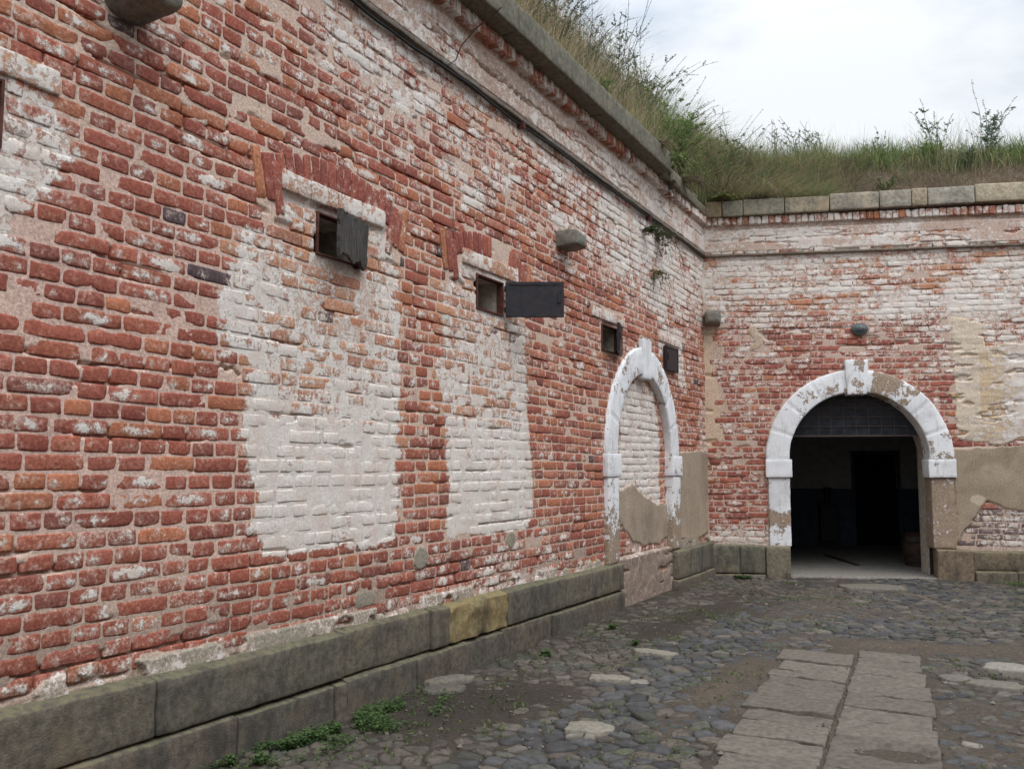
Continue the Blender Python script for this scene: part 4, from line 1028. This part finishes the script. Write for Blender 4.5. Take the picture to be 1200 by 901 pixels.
# leafy plants
def plant(name,label,cat,base,h,ns,leaf,col,seed,spread=.35,group=None,stemc=(.09,.085,.05),dens=60,droop=0,dirv=None,lw=.45,start=.2):
    rg=np.random.default_rng(seed);bend=rg.uniform(0,1.6,8);root=thing(name,label,cat,base,0,group);sm=MB();LV=[];LF=[];LC=[];nl=0
    for i in range(ns):
        a=rg.uniform(0,2*math.pi);L=h*rg.uniform(.6,1.0);sp=spread*rg.uniform(.3,1)*L
        dx,dy=math.cos(a)*sp,math.sin(a)*sp
        if dirv: dx+=dirv[0]*L;dy+=dirv[1]*L
        ox,oy=rg.normal(0,.05,2) if ns>1 else (0,0);pts=[]
        for t in np.linspace(0,1,8):
            pts.append((ox+dx*t**1.6+.02*math.sin(t*9+i),oy+dy*t**1.6,(L*(t-.28*bend[i%8]*t**3) if not droop else L*(t*.35-droop*t*t))-.03*(t==0)))
        sm.tube(pts,[.0040*(1-.75*t)+.0008 for t in np.linspace(0,1,8)],5,False)
        paths=[(pts,1.)]
        for b in range(int(rg.integers(3,7))):      # side twigs
            t=rg.uniform(.25,.9);q=int(t*7);p0=Vector(pts[q]);an=rg.uniform(0,2*math.pi);l=L*rg.uniform(.12,.3)*(1.15-t)
            e=p0+Vector((math.cos(an)*l,math.sin(an)*l,l*(.9 if not droop else -.3)));tw=[tuple(p0.lerp(e,v)) for v in (0,.35,.7,1)];sm.tube(tw,[.0025,.002,.0015,.001],4,False);paths.append((tw,.45))
        for pp,fr in paths:
            for _ in range(int(dens*fr)):
                t=rg.uniform(start if fr==1 else .2,1);f_=t*(len(pp)-1);q=min(int(f_),len(pp)-2);p=Vector(pp[q]).lerp(Vector(pp[q+1]),f_-q)
                an=rg.uniform(0,2*math.pi);el=rg.uniform(-.3,.9);l=leaf*rg.uniform(.5,1.2)*(1.2-.6*t);dv=Vector((math.cos(an)*math.cos(el),math.sin(an)*math.cos(el),math.sin(el)))
                sd=dv.cross(Vector((rg.normal(),rg.normal(),rg.normal()))).normalized()*l*lw*.5;md=p+dv*l*.5+Vector((0,0,.08*l))
                LV+= [tuple(p),tuple(md+sd),tuple(p+dv*l-Vector((0,0,.1*l))),tuple(md-sd)];LF.append((nl,nl+1,nl+2,nl+3));nl+=4
                c=np.array(col)*rg.uniform(.6,1.5);LC+= [c]*4
    sm_o=mk('stem',sm.V,sm.F,M['leaf'],root,attrs={'bcol':('FLOAT_COLOR',col4(np.array(stemc),len(sm.V)))})
    mk('leaves',LV,LF,M['leaf'],root,smooth=False,attrs={'bcol':('FLOAT_COLOR',col4(np.array(LC)))})
    return root
def onB(u,d):
    x,y=wP(u,d,'B');return (x,y,bzw(x,y)-.02)
def onL(u,d):
    x,y=wP(u,d,'L');return (x,y,bzw(x,y)-.02)
gA='weeds on the bank above the end wall';gB='tall weeds above the left wall'
PL=[('tall branching weed leaning right on the bank crest, tallest near the right edge',onB(4.05,1.9),1.15,3,.05,(.07,.11,.04),.25,gA),
('leafy bluish weed cut by the right edge of the picture',onB(4.75,1.7),1.15,5,.06,(.07,.11,.06),.3,gA),
('slim dark seed-head weed standing alone on the crest',onB(3.12,1.9),.75,1,.035,(.06,.06,.04),.08,gA),
('short dark weed left of the lone seed-head on the crest',onB(2.9,2.0),.42,1,.035,(.06,.065,.04),.1,gA),
('bright green bushy weed at the crest right of the lone seed-head',onB(3.85,1.6),.5,6,.05,(.14,.20,.05),.5,gA),
('thin weed with a reddish top left of centre on the crest',onB(1.35,1.8),1.1,1,.035,(.11,.075,.055),.08,gA),
('arching sparse weed above the middle of the end wall',onB(1.75,1.8),1.0,3,.04,(.08,.10,.05),.45,gA),
('wispy weed beside the arching one above the end wall',onB(2.1,1.9),1.0,2,.04,(.08,.10,.05),.35,gA),
('small green shrub low on the dead-grass slope',onB(2.95,.8),.34,7,.035,(.12,.15,.05),.6,gA),
('pale green tuft on the slope above the archway',onB(1.95,.75),.30,5,.035,(.08,.13,.06),.5,gA),
('grey-green tuft at the right above the light coping stone',onB(4.3,1.2),.55,6,.04,(.09,.11,.05),.5,gA),
('leafy weed rising behind the corner tangle',onB(.65,1.1),1.2,8,.045,(.07,.10,.035),.4,gA),
('green weed arching right over the corner of the walls',onB(.25,.5),1.4,16,.045,(.09,.13,.035),.5,gA),
('yellow-green weed hanging over the corner coping',onB(.12,.12),.95,18,.045,(.17,.21,.05),.7,gA),
('dense green bush just left of the wall corner',onL(12.9,.15),1.3,22,.07,(.13,.19,.055),.45,gB),
('bright green bush at the end of the big coping slabs',onL(12.2,.1),1.0,14,.06,(.12,.18,.045),.4,gB),
('dark leafy weed above the last coping slab',onL(12.6,.5),1.75,9,.05,(.055,.08,.03),.35,gB),
('tall dark weed behind the bright green bush',onL(11.7,.5),1.7,8,.045,(.05,.07,.03),.3,gB),
('sprawling dark weed against the sky over the straw grass',onL(10.6,.5),1.6,8,.045,(.055,.07,.035),.4,gB),
('arching thin weed reaching farthest over the wall into the sky',onL(11.0,.2),1.8,4,.035,(.07,.085,.045),.4,gB),
('dark weed with small leaves nearest the camera on the left bank',onL(8.9,.4),1.35,6,.04,(.06,.075,.035),.35,gB),
('low green weed poking through the straw grass',onL(9.9,.05),.6,7,.05,(.09,.15,.04),.35,gB),
('brownish twiggy weed between bush and corner',onL(13.5,.3),1.4,13,.04,(.10,.10,.05),.55,gB),
('tall sparse weed standing behind the wall corner',onL(13.6,.7),1.8,8,.045,(.07,.09,.04),.4,gB),
('brown twiggy bush spilling over the corner coping',onB(.35,.25),.8,20,.03,(.12,.10,.065),.9,gA),
('olive bush filling the angle between the two wall tops',onL(13.9,.9),1.5,18,.055,(.09,.115,.045),.5,gB),
('pale green leafy bush low behind the first end-wall coping stones',onB(.9,.55),.8,14,.045,(.10,.135,.055),.6,gA),
('drooping yellow-green sprays at the end of the slab coping',onL(12.65,-.02),.9,16,.045,(.13,.17,.05),.7,gB),
('dark wispy weed highest at the top edge of the picture',onL(9.6,.5),1.6,9,.05,(.05,.06,.035),.45,gB)]
for i,(lab,b,h,ns,lf,c,sp,g_) in enumerate(PL): plant('weed_plant',lab,'weed',b,h*1.12,int(ns*1.5)+3,lf*(.72 if g_==gA else .72),tuple(v*1.35+.03 for v in c),1000+i,sp*1.5,g_,dens=75)
# plants growing out of the left wall
gC='plants rooted in the brickwork of the left wall'
for i,(lab,b,h,ns,lf,c) in enumerate([('trailing green plant hanging below the ledge near the corner',(.05,11.85,4.72),.8,12,.04,(.10,.12,.05)),
 ('small green plant rooted in the bricks left of the trailing one',(.05,11.3,4.60),.7,9,.04,(.07,.11,.04)),
 ('lowest yellow-green plant on the bricks near the corner',(.05,11.65,4.16),.5,9,.035,(.15,.15,.05)),
 ('dry trailing stems over the cornice near the corner',(.12,12.0,5.45),.75,9,.02,(.14,.11,.07))]):
    plant('wall_plant',lab,'wall plant',b,h,ns,lf,c,1100+i,.35,gC,droop=.9 if i!=1 else .3,dirv=(.15,0),dens=26,stemc=(.13,.10,.07))
for i,(lab,b,h,ns,lf,c) in enumerate([('green sprays hanging over the end of the big coping slabs',(.24,11.75,5.70),1.0,26,.05,(.14,.18,.06)),
 ('dry brown stems hanging over the small coping stones near the corner',(.16,12.6,5.66),.9,30,.025,(.17,.13,.09)),
 ('straw tuft leaning out over the coping left of its end',(.28,11.2,5.74),.5,26,.02,(.30,.24,.14))]):
    plant('trailing_plant',lab,'trailing plant',b,h,ns,lf,c,1200+i,.5,'plants trailing over the left coping',droop=.7,dirv=(.25,0),dens=30,stemc=(.16,.13,.08))
for i,(lab,un,h,ns,lf,c) in enumerate([('yellow-green sprays hanging over the end-wall coping beside the corner',(.32,.12,5.74),.7,22,.04,(.19,.23,.07)),
 ('brown twigs and small leaves drooping over the second end-wall coping stone',(.85,.12,5.76),.5,18,.025,(.17,.15,.08))]):
    plant('trailing_plant',lab,'trailing plant',wB(*un),h,ns,lf,c,1300+i,.8,'plants trailing over the end-wall coping',droop=.45,dirv=(.05,-.15),dens=30,stemc=(.16,.13,.08))
# thin root strand from coping
m=MB();m.tube([(.33,6.75,5.50),(.16,6.62,5.30),(.07,6.52,5.12),(.075,6.42,4.95),(.07,6.30,4.86)],[.005,.006,.006,.005,.004],5)
o=m.build('root_strand',M['barrel'],None,True);tag(o,'thin dark root hanging from the coping down to the ledge','root')
# ferny weeds on the ground by the wall
gD='green weed patches at the foot of the left wall'
def patch(lab,x0,y0,sx,sy,n,seed,col=(.062,.105,.032)):
    rg=np.random.default_rng(seed);V=[];F=[];CC=[];k=0
    for i in range(n):
        x,y=rg.normal(0,sx),rg.normal(0,sy)
        if x+x0<.14: x=.14-x0+abs(rg.normal(0,.03))
        if n>450 and float(fbm((x+x0)*8,(y+y0)*6,3,3))<.53: continue
        h=rg.uniform(.0,.05);z=float(gz(x+x0,y+y0))+.0+h
        for q in range(3):
            a=rg.uniform(0,2*math.pi);l=rg.uniform(.008,.021);dv=Vector((math.cos(a)*l,math.sin(a)*l,rg.uniform(-.2,.5)*l));sd=Vector((-math.sin(a),math.cos(a),rg.normal()*.3))*l*.42
            p=Vector((x,y,z));md=p+dv*.5;V+= [tuple(p),tuple(md+sd),tuple(p+dv),tuple(md-sd)];F.append((k,k+1,k+2,k+3));k+=4;c=np.array(col)*rg.uniform(.5,1.6);CC+=[c]*4
    o=mk('weed_patch',V,F,M['leaf'],None,smooth=False,loc=(x0,y0,0),attrs={'bcol':('FLOAT_COLOR',col4(np.array(CC)))});tag(o,lab,'weeds',gD)
patch('largest bright green weed patch at the foot of the wall base',.36,5.10,.16,.30,3600,1)
patch('weed patch nearest the camera against the lowest base stone',.30,4.35,.10,.12,2200,2)
patch('weed strip between the two nearest weed patches',.34,4.70,.10,.10,1600,3)
patch('weeds at the lower left corner beside the wall base',.26,3.95,.09,.12,1500,4)
patch('small weed tuft at the wall foot below the yellow stone',.42,7.4,.018,.025,200,5)
patch('small weed tuft by the plinth end left of the blind arch',.45,8.9,.018,.025,180,6)
patch('weed tuft by the corner of the end wall',.55,13.85,.12,.035,900,7)
patch('tiny weed tuft among the cobbles in front of the blind arch',.95,8.2,.015,.02,120,8)
patch('grass tuft at the foot of the end wall by the right edge',4.45,14.85,.45,.10,1500,9,(.10,.17,.04))
# small weeds in the joints of the paving (uncountable)
rg=np.random.default_rng(5);V=[];F=[];CC=[];k=0
for i in range(5200):
    x=rg.uniform(.15,4.6);y=rg.uniform(3.2,14)
    if float(fbm(x*1.4,y*1.1,881,3))<.53+.05*(x>1.6) or onpath(x,y): continue
    z=float(gz(x,y))+.012
    for q in range(3):
        a=rg.uniform(0,2*math.pi);l=rg.uniform(.010,.03);dv=Vector((math.cos(a)*l,math.sin(a)*l,l*.8));sd=Vector((-math.sin(a),math.cos(a),0))*l*.25
        p=Vector((x+rg.normal(0,.02),y+rg.normal(0,.02),z));md=p+dv*.5;V+= [tuple(p),tuple(md+sd),tuple(p+dv),tuple(md-sd)];F.append((k,k+1,k+2,k+3));k+=4;CC+=[np.array([.075,.11,.03])*rg.uniform(.5,1.4)]*4
tag(mk('joint_weeds',V,F,M['leaf'],smooth=False,attrs={'bcol':('FLOAT_COLOR',col4(np.array(CC)))}),'sparse tiny weeds and moss in the joints between the cobbles','weeds',kind='stuff')
# grit / pebbles
rg=np.random.default_rng(6);V=[];F=[];CC=[];k=0
for i in range(4200):
    x=rg.uniform(.15,4.6);y=rg.uniform(3.2,14.0)
    r=rg.uniform(.003,.011)*(1+(rg.random()<.05));z=float(gz(x,y))+.004+.016*float(soilpatch(x,y))
    V+= [(x+r,y,z),(x,y+r*.8,z),(x-r,y,z),(x,y-r,z),(x+rg.normal(0,r*.2),y,z+r*.8)];F+=[(k,k+1,k+4),(k+1,k+2,k+4),(k+2,k+3,k+4),(k+3,k,k+4)];k+=5
    c=np.array([.11,.095,.075])*rg.uniform(.4,1.8);CC+=[c]*5
tag(mk('gravel',V,F,M['cobble'],smooth=False,attrs={'bcol':('FLOAT_COLOR',col4(np.array(CC)))}),'scattered grit and small pebbles on the cobbles','gravel',kind='stuff')

# unseen wall added out of frame on the right to shade the lower yard
def plain_brick():
    m,nt,b=newmat('plain_brickwork');s=N(nt);t=s.n('ShaderNodeTexBrick');mp=s.n('ShaderNodeMapping');mp.inputs['Rotation'].default_value=(math.pi/2,0,math.pi/2);s.l(s.coord(),mp.inputs[0]);s.l(mp.outputs[0],t.inputs[0])
    t.inputs['Scale'].default_value=1;t.inputs['Brick Width'].default_value=.34;t.inputs['Row Height'].default_value=.09;t.inputs['Mortar Size'].default_value=.012
    t.inputs['Color1'].default_value=(.25,.08,.06,1);t.inputs['Color2'].default_value=(.33,.13,.08,1);t.inputs['Mortar'].default_value=(.4,.31,.25,1);s.l(t.outputs[0],b.inputs[0]);s.l(s.bump(t.outputs[1],-.5,.01),b.inputs['Normal']);return m
ow=thing('added_shade_wall','plain brick wall added out of view on the right to shade the yard','wall',(8.6,0,0));ow['kind']='thing'
m=MB();m.box(0,.6,-9,16.7,-.1,5.45);m.build('brickwork',plain_brick(),ow)
m=MB();m.box(-.2,.7,-9,16.7,5.45,5.75);m.build('coping_stone',M['niche'],ow,bevel=.02)
# ============================================================ LIGHT, SKY, CAMERA
sc=bpy.context.scene
SUN_EL,SUN_AZ=R(58),R(-35)   # direction towards the sun
sv=Vector((math.cos(SUN_EL)*.80,math.cos(SUN_EL)*-.60,math.sin(SUN_EL)))
w=bpy.data.worlds.new('World');sc.world=w;w.use_nodes=True;nt=w.node_tree;s=N(nt);bg=nt.nodes['Background']
sky=s.n('ShaderNodeTexSky',sky_type='NISHITA');sky.sun_disc=False;sky.sun_elevation=SUN_EL;sky.sun_rotation=math.atan2(sv.x,sv.y)
tc=s.n('ShaderNodeTexCoord').outputs['Generated'];sx=s.n('ShaderNodeSeparateXYZ');s.l(tc,sx.inputs[0])
n1=s.noise(1.6,6,.55,vec=tc,stretch=(1,1,2.2));n2=s.noise(4.5,5,.6,vec=tc,stretch=(1,1,2.5))
cl=s.mix(s.ss(s.m('ADD',s.m('MULTIPLY',n1,.7),s.m('MULTIPLY',n2,.3)),.40,.60),(4.3,5.2,6.4),(8.4,8.65,8.9))
# overcast: brighter towards the zenith and the veiled sun
up=s.ss(sx.outputs[2],.35,1.0,1.0,SKYUP:=2.6)
dt=s.n('ShaderNodeVectorMath',operation='DOT_PRODUCT');s.l(tc,dt.inputs[0]);dt.inputs[1].default_value=sv
glow=s.ss(dt.outputs['Value'],.55,1.0,1.0,2.0)
vm=s.n('ShaderNodeVectorMath',operation='SCALE');s.l(cl,vm.inputs[0]);s.l(s.m('MULTIPLY',up,glow),vm.inputs['Scale'])
fin=s.mix(.92,sky.outputs[0],vm.outputs[0])
s.l(fin,bg.inputs[0]);bg.inputs[1].default_value=.092
sd=bpy.data.lights.new('sun','SUN');sd.energy=.7;sd.angle=R(40);sd.color=(1,.95,.88)
so=bpy.data.objects.new('sun',sd);C.objects.link(so);so.rotation_euler=sv.to_track_quat('Z','Y').to_euler()
cd=bpy.data.cameras.new('camera');cam=bpy.data.objects.new('camera',cd);C.objects.link(cam);sc.camera=cam
cd.sensor_width=36;cd.lens=36*1090.16/1200;cd.clip_end=1000
cam.location=(3.92468,0,1.55);cam.rotation_euler=(math.pi/2+.092033,0,.477462)
sc.view_settings.view_transform='Standard';sc.view_settings.look='None';sc.view_settings.exposure=0.38;sc.view_settings.gamma=1
sc.render.engine='CYCLES';sc.render.resolution_x=1024;sc.render.resolution_y=768
